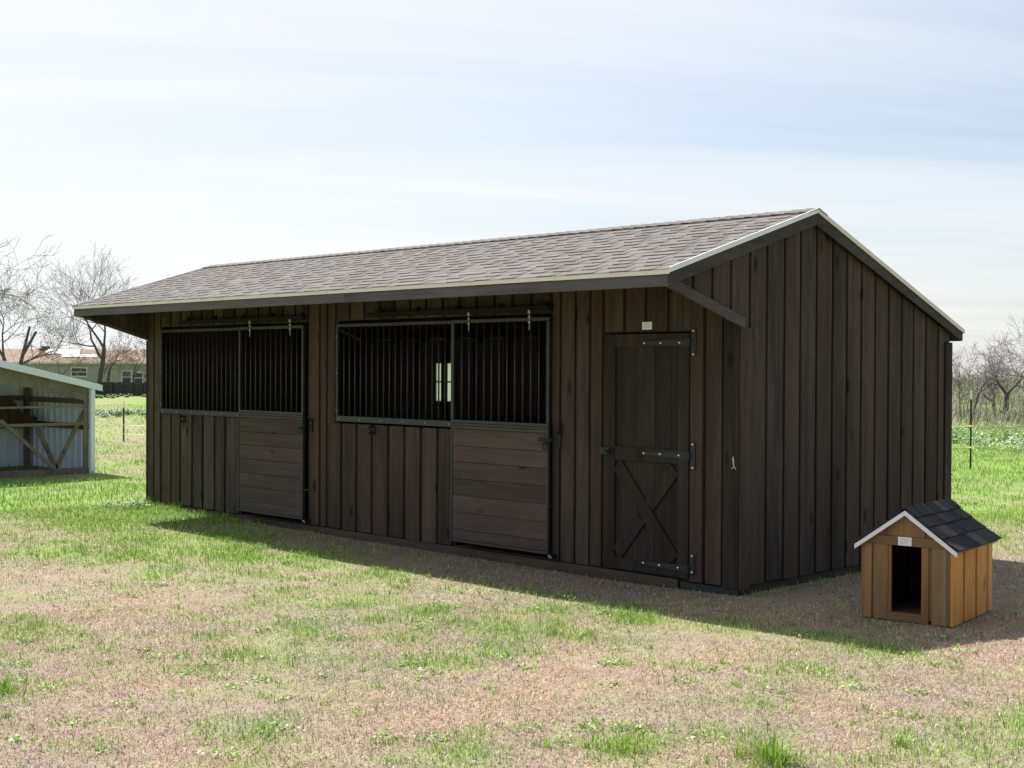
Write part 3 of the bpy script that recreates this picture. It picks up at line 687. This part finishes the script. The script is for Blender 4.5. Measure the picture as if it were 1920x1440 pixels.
lt = MB(); lt.box(-1.475, -1.325, -.034, -.0207, 1.0, 1.062); lt.box(-1.40, -1.345, -.06, -.0345, 1.005, 1.057); lt.tube([(-1.39, -.06, 1.03), (-1.36, -.085, 1.03), (-1.34, -.085, 1.02)], [.012, .012, .009], 8)
lt.build('door_latch', M_STRAP, door)
def placard(name, o, ux, n_, w_, h_, parent=None):
    o = Vector(o); ux = Vector(ux).normalized(); uz = Vector((0, 0, 1)); n_ = Vector(n_).normalized(); mb = MB()
    def bx(a, b, c, d, t0, t1, m): m.quadbox([o + ux*a + uz*c + n_*t0, o + ux*b + uz*c + n_*t0, o + ux*b + uz*c + n_*t1, o + ux*a + uz*c + n_*t1, o + ux*a + uz*d + n_*t0, o + ux*b + uz*d + n_*t0, o + ux*b + uz*d + n_*t1, o + ux*a + uz*d + n_*t1])
    bx(0, w_, 0, h_, .0, .002, mb); s_ = mb.build(name, M_PAPER, parent)
    tx = MB()
    for i, (l, r2) in enumerate(((.18, .82), (.22, .74), (.16, .80), (.20, .70), (.18, .78))): bx(w_*l, w_*r2, h_*(.82 - i*.15), h_*(.86 - i*.15), .0022, .0028, tx)
    tx.build('print', M_INK, s_); return s_
s_ = placard('notice_label', (-1.022, -.0035, 2.082), (1, 0, 0), (0, -1, 0), .107, .066)
tag(s_, 'small white printed label above the tack room door of the barn', 'label')
hk = MB(); hk.tube([(-.055, -.013, 1.045), (-.052, -.022, 1.03), (-.050, -.018, .99), (-.045, -.016, .965), (-.028, -.016, .945)], [.0035, .005, .0045, .003, .0025], 6)
hk.tube([(-.045, -.016, .965), (-.065, -.016, .952), (-.074, -.015, .948)], [.003, .003, .002], 6); hk.build('cord_hook', M_WIRE, barn)

# ------------------------------------------------------------------ dog house
DW, DD = .643, .85
dh = thing('dog_house', 'small honey coloured wooden dog house with dark shingle roof beside the barn', 'dog house', (1.179, -.086, -.062))
dh.rotation_euler = (0, 0, math.atan2(.093, .643))
dmat = Matrix.Translation(dh.location) @ Matrix.Rotation(dh.rotation_euler.z, 4, 'Z')
def dbuild(mb, name, mat, parent=dh, **kw):
    o = mb.build(name, mat, None, **kw); o.parent = parent; return o
WT, PK = .555, .815
def rzd(x): return WT + .03 + (PK - WT - .03) * (1 - abs(x - DW/2) / (DW/2)) 
fr = MB(); y0, y1 = -.018, -.001
# base sheet around the opening
dx0, dx1, dz0, dz1 = .205, .432, .062, .545
def poly_board(mb, a, b, z0, ya, yb):
    cuts = [a] + ([DW/2] if a < DW/2 < b else []) + [b]
    mb.prism([(x, z0) for x in cuts] + [(x, rzd(x) - .035) for x in cuts[::-1]], ya, yb, 1)
fr.prism([(.002, .02), (dx0, .02), (dx0, dz1), (dx1, dz1), (dx1, .02), (DW-.002, .02), (DW-.002, rzd(DW)-.036), (DW/2, rzd(DW/2)-.036), (.002, rzd(0)-.036)], 0, .015, 1)
fr.box(0, .062, y0, y1, .0, .575 - .03); fr.box(.074, .187, y0 + .002, y1, .0, .548 - .0); fr.box(.432, .484, y0, y1, .0, .545); fr.box(.505, .612, y0+.002, y1, .0, .545); fr.box(.6125, DW, y0, y1, 0, .55)
fr.box(.1875, .2045, y0 + .006, y1 + .02, .06, .545)
poly_board(fr, .045, .152, .613, y0 + .006, y1); poly_board(fr, .182, .455, .613, y0, y1); poly_board(fr, .475, .59, .613, y0 + .006, y1)
dbuild(fr, 'front_wall', M_CEDAR, bevel=.003)
hb = MB(); hb.prism([(.004, .5455), (DW-.004, .5455), (DW-.004, .575), (DW-.05, .612), (.05, .612), (.004, .575)], y0 - .003, y1, 1); 
sl_ = MB(); sl_.box(.188, .431, y0 - .001, y1, .0, .06); dbuild(sl_, 'door_sill', M_CEDARX, bevel=.002)
dbuild(hb, 'header_board', M_CEDARX, bevel=.002)
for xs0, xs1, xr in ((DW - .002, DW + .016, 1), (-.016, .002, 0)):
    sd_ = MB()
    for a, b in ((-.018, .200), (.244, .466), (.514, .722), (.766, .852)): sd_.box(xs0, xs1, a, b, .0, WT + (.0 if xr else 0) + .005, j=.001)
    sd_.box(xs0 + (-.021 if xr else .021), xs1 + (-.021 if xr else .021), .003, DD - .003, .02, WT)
    dbuild(sd_, 'side_wall', M_CEDARLIT if xr else M_CEDAR, bevel=.003)
bk = MB(); bk.prism([(.002, .0), (DW-.002, .0), (DW-.002, rzd(DW)-.036), (DW/2, rzd(DW/2)-.036), (.002, rzd(0)-.036)], DD-.018, DD-.003, 1); dbuild(bk, 'rear_wall', M_CEDAR)
il = MB(); il.box(.033, DW-.033, .018, DD-.026, .045, .06); dbuild(il, 'floor', M_INNER)  # floor coloured dark to stand in for the shade inside
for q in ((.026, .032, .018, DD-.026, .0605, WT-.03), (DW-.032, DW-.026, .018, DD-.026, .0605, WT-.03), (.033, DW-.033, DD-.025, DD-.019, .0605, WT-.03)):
    il = MB(); il.box(*q); dbuild(il, 'shade_lining', M_INNER)  # added dark sheets over the cedar, imitating the shade inside
# roof
EO = .045; ex0, ex1 = -EO, DW + EO; yf, yb_ = -.045, DD + .03
sl = (PK - WT - .03) / (DW / 2); ze_ = WT + .03 - EO * sl
dk = MB()
for a, b in ((ex0, DW/2), (DW/2, ex1)):
    za, zb = rzd(a) if a > 0 else ze_, rzd(b) if b < DW else ze_
    dk.quadbox([(a, yf+.004, za-.034), (b, yf+.004, zb-.034), (b, yb_-.004, zb-.034), (a, yb_-.004, za-.034), (a, yf+.004, za-.016), (b, yf+.004, zb-.016), (b, yb_-.004, zb-.016), (a, yb_-.004, za-.016)])
dro = dbuild(dk, 'roof', M_CEDARX)
DSH = [(.032, .032, .035), (.043, .043, .046), (.024, .024, .027), (.080, .077, .074), (.05, .049, .05), (.036, .036, .04)]
ds = MB()
def dshing(right):
    tmp = MB(); shingle_plane(tmp, 0, yb_ - yf + .012, 0, 0, DW/2 + EO + .012, (PK - ze_) , .128, DSH, tabw=(.09, .20), thick=(.007, .006), lift=.003)
    for i, p in enumerate(tmp.v):
        s, yy, zz_ = p[1], p[0], p[2]
        x = (ex1 + .012 - s) if right else (ex0 - .012 + s); tmp.v[i] = (x, yf - .006 + yy, ze_ - .010 + zz_)
    k = len(ds.v); ds.v += tmp.v; ds.f += [tuple(k + i for i in f) for f in tmp.f]; ds.c += tmp.c
dshing(True); dshing(False)
yy = yf - .006
while yy < yb_:
    e2 = min(yb_ + .006, yy + .135); c = random.choice(DSH)
    for sg in (-1, 1):
        P_ = [(DW/2, yy, PK + .006), (DW/2, e2, PK + .001), (DW/2 + sg*.085, e2, PK + .001 - .085*sl), (DW/2 + sg*.085, yy, PK + .006 - .085*sl)]
        ds.quadbox(P_ + [(p[0], p[1], p[2] + .009) for p in P_], c)
    yy = e2
dbuild(ds, 'shingles', M_SHINGLE, parent=dro)
for a, b in ((ex0 - .01, DW/2), (DW/2, ex1 + .01)):
    za = ze_ - .01*sl if a < 0 else PK; zb = PK if a < 0 else ze_ - .01*sl
    rk = MB(); rk.prism([(a, za - .046), (b, zb - .046), (b, zb - .012), (a, za - .012)], yf - .012, yf - .001, 1)
    dbuild(rk, 'rake_edge', M_DRIPW, parent=dro)
lb = placard('notice_label', dmat @ Vector((.262, -.0225, .548)), dmat.to_3x3() @ Vector((1, 0, 0)), dmat.to_3x3() @ Vector((0, -1, 0)), .10, .062)
tag(lb, 'small white printed label above the dog house doorway', 'label')

# ------------------------------------------------------------------ white metal shed at left
shed = thing('loafing_shed', 'low open shed with white metal walls and sloping metal roof at left', 'shed', (-16.1, .6, -.06))
sx0, sx1, sy0, sy1 = -17.25, -14.97, -4.2, 2.10
def sroof(y): return 1.445 + (2.13 - y) * .232
gz = -.09
ws = MB()
def ribwall_y(y, xa, xb, ztop, sgn):
    ws.box(xa, xb, y, y + .012, gz, ztop)
    for x_ in np.arange(xa + .1, xb, .2286): ws.prism([(x_ - .022, 0), (x_ - .008, 0), (x_ + .008, 0), (x_ + .022, 0)], 0, 0, 2) if False else ws.quadbox([(x_-.016,y-.024,gz),(x_+.016,y-.024,gz),(x_+.032,y-.0005,gz),(x_-.032,y-.0005,gz),(x_-.016,y-.024,ztop),(x_+.016,y-.024,ztop),(x_+.032,y-.0005,ztop),(x_-.032,y-.0005,ztop)])
ribwall_y(2.10, sx0, sx1, 1.42, -1)
k = len(ws.v)
ws.prism([(sy0, gz), (sy1, gz), (sy1, sroof(sy1) - .06), (sy0, sroof(sy0) - .06)], sx0 - .012, sx0, 0)
for y_ in np.arange(sy0 + .1, sy1, .2286): ws.prism([(y_ - .012, gz), (y_ + .012, gz), (y_ + .012, sroof(y_) - .07), (y_ - .012, sroof(y_) - .07)], sx0 + .0005, sx0 + .016, 0)
ws.build('metal_wall', M_WMETAL, shed)
we = MB(); we.box(sx0, sx1, sy0 - .012, sy0, gz, sroof(sy0) - .1); we.build('metal_wall', M_WMETAL, shed)
ct = MB(); ct.box(-14.965, -14.885, 2.045, 2.125, gz, 1.425); ct.build('corner_trim', M_ROOFMETAL, shed, bevel=.004)
rs = MB()
ya, yb = sy0 - .1, 2.235
rs.quadbox([(sx0-.1, ya, sroof(ya)-.02), (-14.86, ya, sroof(ya)-.02), (-14.86, yb, sroof(yb)-.02), (sx0-.1, yb, sroof(yb)-.02), (sx0-.1, ya, sroof(ya)), (-14.86, ya, sroof(ya)), (-14.86, yb, sroof(yb)), (sx0-.1, yb, sroof(yb))])
rs.prism([(ya, sroof(ya)-.13), (yb, sroof(yb)-.10), (yb, sroof(yb)+.004), (ya, sroof(ya)+.004)], -14.858, -14.842, 0)
rs.box(sx0-.1, -14.86, yb + .001, yb + .012, sroof(yb)-.07, sroof(yb)+.002)
for x_ in np.arange(sx0, -14.9, .2286):
    rs.quadbox([(x_-.015, ya, sroof(ya)+.001), (x_+.015, ya, sroof(ya)+.001), (x_+.015, yb, sroof(yb)+.001), (x_-.015, yb, sroof(yb)+.001), (x_-.01, ya, sroof(ya)+.018), (x_+.01, ya, sroof(ya)+.018), (x_+.01, yb, sroof(yb)+.018), (x_-.01, yb, sroof(yb)+.018)])
rs.build('roof', M_ROOFMETAL, shed)
sf = MB(); X0, X1 = -15.01, -14.97
sf.prism([(sy0, sroof(sy0)-.30), (2.04, sroof(2.04)-.32), (2.04, sroof(2.04)-.09), (sy0, sroof(sy0)-.09)], X0, X1-.002, 0)       # header rafter
sf.box(X0, X1, 1.965, 2.04, gz + .10, 1.20)                                                                          # post
for z_, h_ in ((1.045, .035), (.745, .05)): sf.box(X0 + .002, X1 + .002, sy0, 1.96, z_, z_ + h_)
sf.box(X0 - .05, X1 + .01, sy0, 2.16, gz - .03, gz + .11)
sf.build('frame', M_PINE, shed, bevel=.003)
def shed_brace(p, q, wv, x=X1 + .015, t_=.035):
    mb = MB(); a = Vector((0, *p)); b = Vector((0, *q)); d = (b - a).normalized(); n_ = Vector((0, -d.z, d.y)) * wv / 2
    mb.prism([((a+n_).y, (a+n_).z), ((b+n_).y, (b+n_).z), ((b-n_).y, (b-n_).z), ((a-n_).y, (a-n_).z)], x - t_/2, x + t_/2, 0)
    mb.build('brace', M_PINE, shed)
shed_brace((.50, .86), (1.44, .02), .06, X1 + .022)
shed_brace((2.0, .98), (1.50, .03), .07, X0 - .03)
shed_brace((1.18, .70), (1.50, .03), .07, X0 - .03)
inn = MB()
for z_ in (.66, 1.10): inn.box(sx0 + .02, X0 - .02, 2.03, 2.08, z_, z_ + .09)
for z_ in (.62, 1.12): inn.box(sx0 + .02, sx0 + .06, sy0, 2.02, z_, z_ + .09)
inn.box(sx0 + .02, sx0 + .11, 1.93, 2.02, gz, 1.35)
for x_ in (-16.6, -15.8): inn.prism([(sy0, sroof(sy0)-.13), (2.02, sroof(2.02)-.13), (2.02, sroof(2.02)-.025), (sy0, sroof(sy0)-.025)], x_, x_+.04, 0)
inn.build('inner_frame', M_PINE, shed)
hay = MB(); hay.prism([(.9, .68), (1.85, .68), (1.85, .84), (1.6, .90), (1.35, 1.22), (1.22, 1.22), (1.1, .92), (.9, .84)], -16.9, -16.5, 0)
hay.build('feed_rack', M_INNER, shed)

# ------------------------------------------------------------------ fence posts and wires
def stake(x, y, top, ins, label, tilt=0):
    g_ = float(gh(x, y)); o = thing('fence_stake', label, 'fence post', (x, y, g_), 'metal stakes of the electric wire fence')
    p = MB(); p.box(x - .017, x + .017, y - .004, y + .004, g_ - .1, top - .17); p.box(x - .004, x + .004, y + .0045, y + .03, g_ - .1, top - .17)
    for z_ in np.arange(g_ + .1, top - .2, .06): p.box(x - .006, x + .006, y - .010, y - .0045, z_, z_ + .02)
    p.build('post', M_TPOST, o)
    p = MB(); p.box(x - .018, x + .018, y - .005, y + .005, top - .1695, top); p.box(x - .004, x + .004, y + .0055, y + .031, top - .1695, top); p.build('post_tip', M_WTIP, o)
    for z_ in ins:
        q = MB(); q.box(x - .022, x + .022, y - .028, y - .0105, z_ - .018, z_ + .018); q.tube([(x - .035, y - .036, z_), (x + .035, y - .036, z_)], [.012, .012], 8); q.build('insulator', M_YEL, o)
    return o
PR = (-5.22, 14.36); PL_ = (-23.5, 7.3)
stake(*PR, 1.385, (.727, .335), 'dark metal fence stake with white tip standing right of the barn')
stake(*PL_, .905, (.31, .10), 'short dark metal fence stake with white tip between the shed and barn')
for zr_, zl_, wh in ((.727, .31, 'upper'), (.335, .10, 'lower')):
    wr = MB(); pts = []
    for i in range(13):
        u = i / 12; pts.append((PR[0] + (PL_[0]-PR[0])*u, PR[1] + (PL_[1]-PR[1])*u - .036, zr_ + (zl_-zr_)*u - .10 * 4 * u * (1-u) * .5))
    wr.tube(pts, [.0028] * 13, 5); o = wr.build('fence_wire', M_WIRE); tag(o, '%s pale wire strung between the two metal stakes behind the barn' % wh, 'wire', 'wires of the stake fence')

# ------------------------------------------------------------------ background: fence, house
def P2(px, dist):
    tt = (px - 960) / 2513.2328; v = np.array([cf.x + cr.x * tt, cf.y + cr.y * tt]); v /= np.linalg.norm(v)
    return CAM[0] + v[0] * dist, CAM[1] + v[1] * dist
def frame_at(px, dist, rot=0):
    x, y = P2(px, dist); a = math.atan2(y - CAM[1], x - CAM[0]) - math.pi/2 + rot
    return Matrix.Translation((x, y, 0)) @ Matrix.Rotation(a, 4, 'Z')
def bbuild(mb, mat4, name, mat, parent=None, **kw):
    mb.xform(mat4); return mb.build(name, mat, parent, **kw)
Z0 = -.75
Mf = frame_at(140, 106, R(-1))
bf = thing('board_fence', 'dark weathered board fence in front of the brown roofed house', 'fence', Mf.translation + Vector((0, 0, Z0)))
mb = MB()
for x_ in np.arange(-26, 20, .15): mb.box(x_ + .004, x_ + .146, 0, .02, Z0, .52 + random.uniform(-.04, .04))
bbuild(mb, Mf, 'boards', M_FENCE, bf)
mb = MB()
for z_ in (-.45, .15): mb.box(-26, 20, .021, .06, z_, z_ + .09)
for x_ in np.arange(-26, 20.1, 2.4): mb.box(x_ - .045, x_ + .045, .061, .15, Z0, .44)
bbuild(mb, Mf, 'posts', M_FENCE, bf)

Mh = frame_at(140, 124, R(2.2))
hs = thing('brown_roofed_house', 'long cream single storey house with brown roof behind the board fence', 'house', Mh.translation)
def hx(px): return (px - 140) / 2513.2328 * 124 * 1.05
HW0, HW1 = hx(-70), hx(420); hd = 8.0; ez, rzh = 2.05, 3.16
mb = MB(); mb.box(HW0, HW1, 0, hd, Z0, ez - .02); bbuild(mb, Mh, 'wall', M_HWALL, hs)
mb = MB(); mb.prism([(-.45, ez - .08), (hd/2, rzh), (hd + .45, ez - .08), (hd + .45, ez + .02), (hd/2, rzh + .1), (-.45, ez + .02)], HW0 - .3, HW1 + .3, 0)
hr = bbuild(mb, Mh, 'roof', M_BROWNROOF, hs)
mb = MB(); mb.box(HW0 - .3, HW1 + .3, -.475, -.451, ez - .12, ez + .015); bbuild(mb, Mh, 'gutter', M_HTRIM, hs)
mb = MB(); mb.box(hx(88), hx(102), hd/2 - .1, hd/2 + .5, rzh - .2, rzh + .36); mb.box(hx(84), hx(98), hd/2 - .6, hd/2 - .2, rzh - .2, rzh + .16); bbuild(mb, Mh, 'chimney', M_GLASSD, hr)
def roofpatch(pa, pb, ya, yb):
    mb = MB(); f = lambda y: ez + .02 + (y + .45) * (rzh + .08 - ez) / (hd/2 + .45) + .03
    mb.quadbox([(hx(pa), ya, f(ya)), (hx(pb), ya, f(ya)), (hx(pb), yb, f(yb)), (hx(pa), yb, f(yb)), (hx(pa), ya, f(ya)+.03), (hx(pb), ya, f(ya)+.03), (hx(pb), yb, f(yb)+.03), (hx(pa), yb, f(yb)+.03)])
    bbuild(mb, Mh, 'roof_sheet', M_HTRIM, hr)
roofpatch(94, 150, 2.2, 3.7); roofpatch(120, 178, 1.1, 2.1)
for pa, pb, z0_, z1_ in ((135, 159, .88, 1.55), (218, 232, .27, 1.28), (238, 251, .27, 1.15), (30, 48, .6, 1.45)):
    mb = MB(); frame_rect(mb, hx(pa) - .09, hx(pb) + .09, z0_ - .09, z1_ + .09, -.02, .09, .05); mb.box(hx(pa), hx(pb), -.03, -.012, (z0_+z1_)/2 - .03, (z0_+z1_)/2 + .03)
    wo = bbuild(mb, Mh, 'window', M_HTRIM, hs)
    mb = MB(); mb.box(hx(pa), hx(pb), -.010, -.002, z0_, z1_); bbuild(mb, Mh, 'pane', M_GLASSD, wo)
mb = MB(); mb.box(hx(255), hx(269), -.02, -.002, .78, .94); bbuild(mb, Mh, 'vent', M_GLASSD, hs)

# ------------------------------------------------------------------ bare trees
def tree(x, y, h, label, seed, spread=.55, lean=(0, 0), trunk_r=.2, fork=.3, depth=6, twr=.012, group='bare trees around the field', stub=False, low=False):
    rnd = random.Random(seed); z0 = float(gh(x, y)) - .05
    root = thing('bare_tree', label, 'tree', (x, y, z0), group)
    trunk = MB(); twigs = MB()
    def limb(p, d, ln, r, lv):
        n = 4 if lv < 3 else 3; pts = [p]; rads = [r]; q = p.copy(); dd = d.copy(); spots = []
        for i in range(n):
            bd = .05 if lv == 0 else .14; dd = (dd + Vector((rnd.gauss(0, bd), rnd.gauss(0, bd), rnd.gauss(.03, .09)))).normalized()
            q = q + dd * ln / n; pts.append(q.copy()); rads.append(r * (1 - .42 * (i + 1) / n)); spots.append((q.copy(), dd.copy(), rads[-1]))
        (trunk if lv <= 2 else twigs).tube(pts, [max(a, twr * .6) for a in rads], 7 if lv == 0 else (5 if lv < 3 else 3), cap=False)
        if lv >= depth: return
        kids = [(spots[-1], rnd.uniform(.2, .5)), (spots[-1], rnd.uniform(.35, .75))]
        for s_ in spots[(1 if lv else 2):-1]:
            if rnd.random() < (.8 if lv < 3 else .5): kids.append((s_, rnd.uniform(.5, 1.05)))
        if lv >= 2 and rnd.random() < .6: kids.append((spots[0], rnd.uniform(.5, 1.0)))
        for (q_, d_, r_), an in kids:
            ax = d_.orthogonal().normalized(); ax.rotate(Matrix.Rotation(rnd.uniform(0, 6.28), 3, d_))
            nd = d_.copy(); nd.rotate(Matrix.Rotation(an * (.75 + spread), 3, ax)); nd.z += .06 if not low else .0; nd.normalize()
            limb(q_, nd, ln * rnd.uniform(.62, .84), r_ * rnd.uniform(.55, .8), lv + 1)
    d0 = Vector((lean[0], lean[1], 1)).normalized()
    if stub:
        trunk.tube([(x, y, z0), (x + .1, y + .1, z0 + h * .5), (x + lean[0]*h, y + lean[1]*h, z0 + h)], [trunk_r, trunk_r*.8, trunk_r*.5], 8)
        trunk.tube([(x + .1, y + .1, z0 + h * .55), (x + lean[0]*h*1.6, y + lean[1]*h*1.6, z0 + h*.93)], [trunk_r*.6, trunk_r*.55], 6)
        trunk.tube([(x + .1, y + .1, z0 + h * .45), (x + lean[0]*h*1.1 + .3, y + lean[1]*h*1.1+.3, z0 + h*.42)], [trunk_r*.25, trunk_r*.1], 5)
        trunk.build('trunk', M_BARK, root, smooth=True); return root
    limb(Vector((x, y, z0)), d0, h * fork, trunk_r, 0)
    # scale to the wanted height
    top = max(max(v[2] for v in trunk.v), max(v[2] for v in twigs.v)) - z0; s = h / top
    S = Matrix.Translation((x, y, z0)) @ Matrix.Scale(s, 4) @ Matrix.Translation((-x, -y, -z0))
    for m_ in (trunk, twigs): m_.xform(S)
    trunk.build('trunk', M_BARK, root, smooth=True); twigs.build('crown', M_TWIG, root)
    return root
def px_tree(px, dist, h, *a, **k): x, y = P2(px, dist); return tree(x, y, h, *a, **k)
px_tree(183, 112, 12.4, 'tall bare forked tree before the cream house, just left of the barn eave', 8, trunk_r=.27, fork=.30, depth=6, twr=.012, spread=.42)
px_tree(6, 100, 9.6, 'bare tree rising behind the low shed at the left edge', 12, spread=.6, trunk_r=.24, fork=.28, twr=.014)
px_tree(35, 96, 4.9, 'broken dead trunk without a crown behind the low shed', 3, stub=True, trunk_r=.17, lean=(.12, .1))
px_tree(201, 114, 5.9, 'small spreading bare tree right of the tall forked one', 31, spread=.75, trunk_r=.15, fork=.26, depth=5, twr=.014)
px_tree(250, 113, 5.4, 'slim bare tree before the house window beside the barn corner', 44, spread=.7, trunk_r=.10, fork=.3, depth=5, twr=.013)
px_tree(112, 113, 4.6, 'low thin bare tree before the middle of the brown roof', 57, spread=.7, trunk_r=.09, fork=.3, depth=5, twr=.013)
px_tree(-222, 62, 10.2, 'near bare tree outside the left edge whose twigs reach into the sky', 61, spread=.62, trunk_r=.26, fork=.27, depth=6, twr=.009)
px_tree(330, 118, 7.5, 'bare tree behind the far end of the barn roof', 66, trunk_r=.2, depth=5, twr=.022)
px_tree(1824, 54, 3.5, 'bare leaning tree beside the right stake, beyond the ditch', 71, spread=.7, trunk_r=.07, fork=.26, depth=5, twr=.007, lean=(.10, .08), low=True)
px_tree(1800, 60, 3.2, 'thin bare tree nearest the right wall of the barn', 73, spread=.6, trunk_r=.06, fork=.25, depth=5, twr=.007)
px_tree(1885, 56, 2.9, 'bushy bare tree in the scrub near the right edge', 79, spread=.8, trunk_r=.09, fork=.22, depth=5, twr=.007)
px_tree(1950, 50, 4.0, 'larger bare tree leaning in at the right edge', 83, spread=.6, trunk_r=.10, fork=.28, depth=6, twr=.007)
px_tree(1862, 66, 2.7, 'low pale bare tree in the middle of the scrub', 89, spread=.8, trunk_r=.08, fork=.24, depth=5, twr=.008)

# scrub: thin stems nobody could count
def scrub(name, az0, az1, d0, d1, n, h, wd, pal, label):
    r = np.sqrt(RNG.uniform(d0**2, d1**2, n)); px = RNG.uniform(az0, az1, n)
    tt = (px - 960) / 2513.2328; vx = cf.x + cr.x * tt; vy = cf.y + cr.y * tt; q = np.hypot(vx, vy); x = CAM[0] + vx/q*r; y = CAM[1] + vy/q*r
    den = fbm(x * .12, y * .12, 91, 3); k = den > .43; x = x[k]; y = y[k]; n = len(x); den = den[k]
    P, C = blades(x, y, h * RNG.uniform(.3, 1, n) * (.2 + 2.4 * sm(.43, .75, den)), wd * RNG.uniform(.5, 1.3, n), RNG.uniform(.2, 1.5, n), pick(pal, n))
    o = blade_mesh(name, [(P, C)], M_BLADE); o['kind'] = 'stuff'; tag(o, label, 'scrub'); return o
SCR = [(.17, .165, .145), (.26, .225, .19), (.17, .145, .125), (.20, .24, .10), (.20, .20, .12), (.18, .22, .09)]
scrub('scrub', 1640, 2300, 49, 120, 24000, .72, .026, SCR, 'tangled brown leafless scrub beyond the ditch on the right')
scrub('scrub', 1640, 2300, 120, 420, 22000, 1.75, .14, SCR, 'far brown woodland along the horizon on the right')
scrub('scrub', -500, 400, 150, 420, 12000, 2.2, .2, SCR, 'far brown woodland behind the house on the left')
scrub('reeds', 1640, 2200, 40, 47, 1500, .45, .016, [(.42, .34, .24), (.30, .22, .16), (.30, .36, .14)], 'dry stalks along the ditch bank right of the barn')
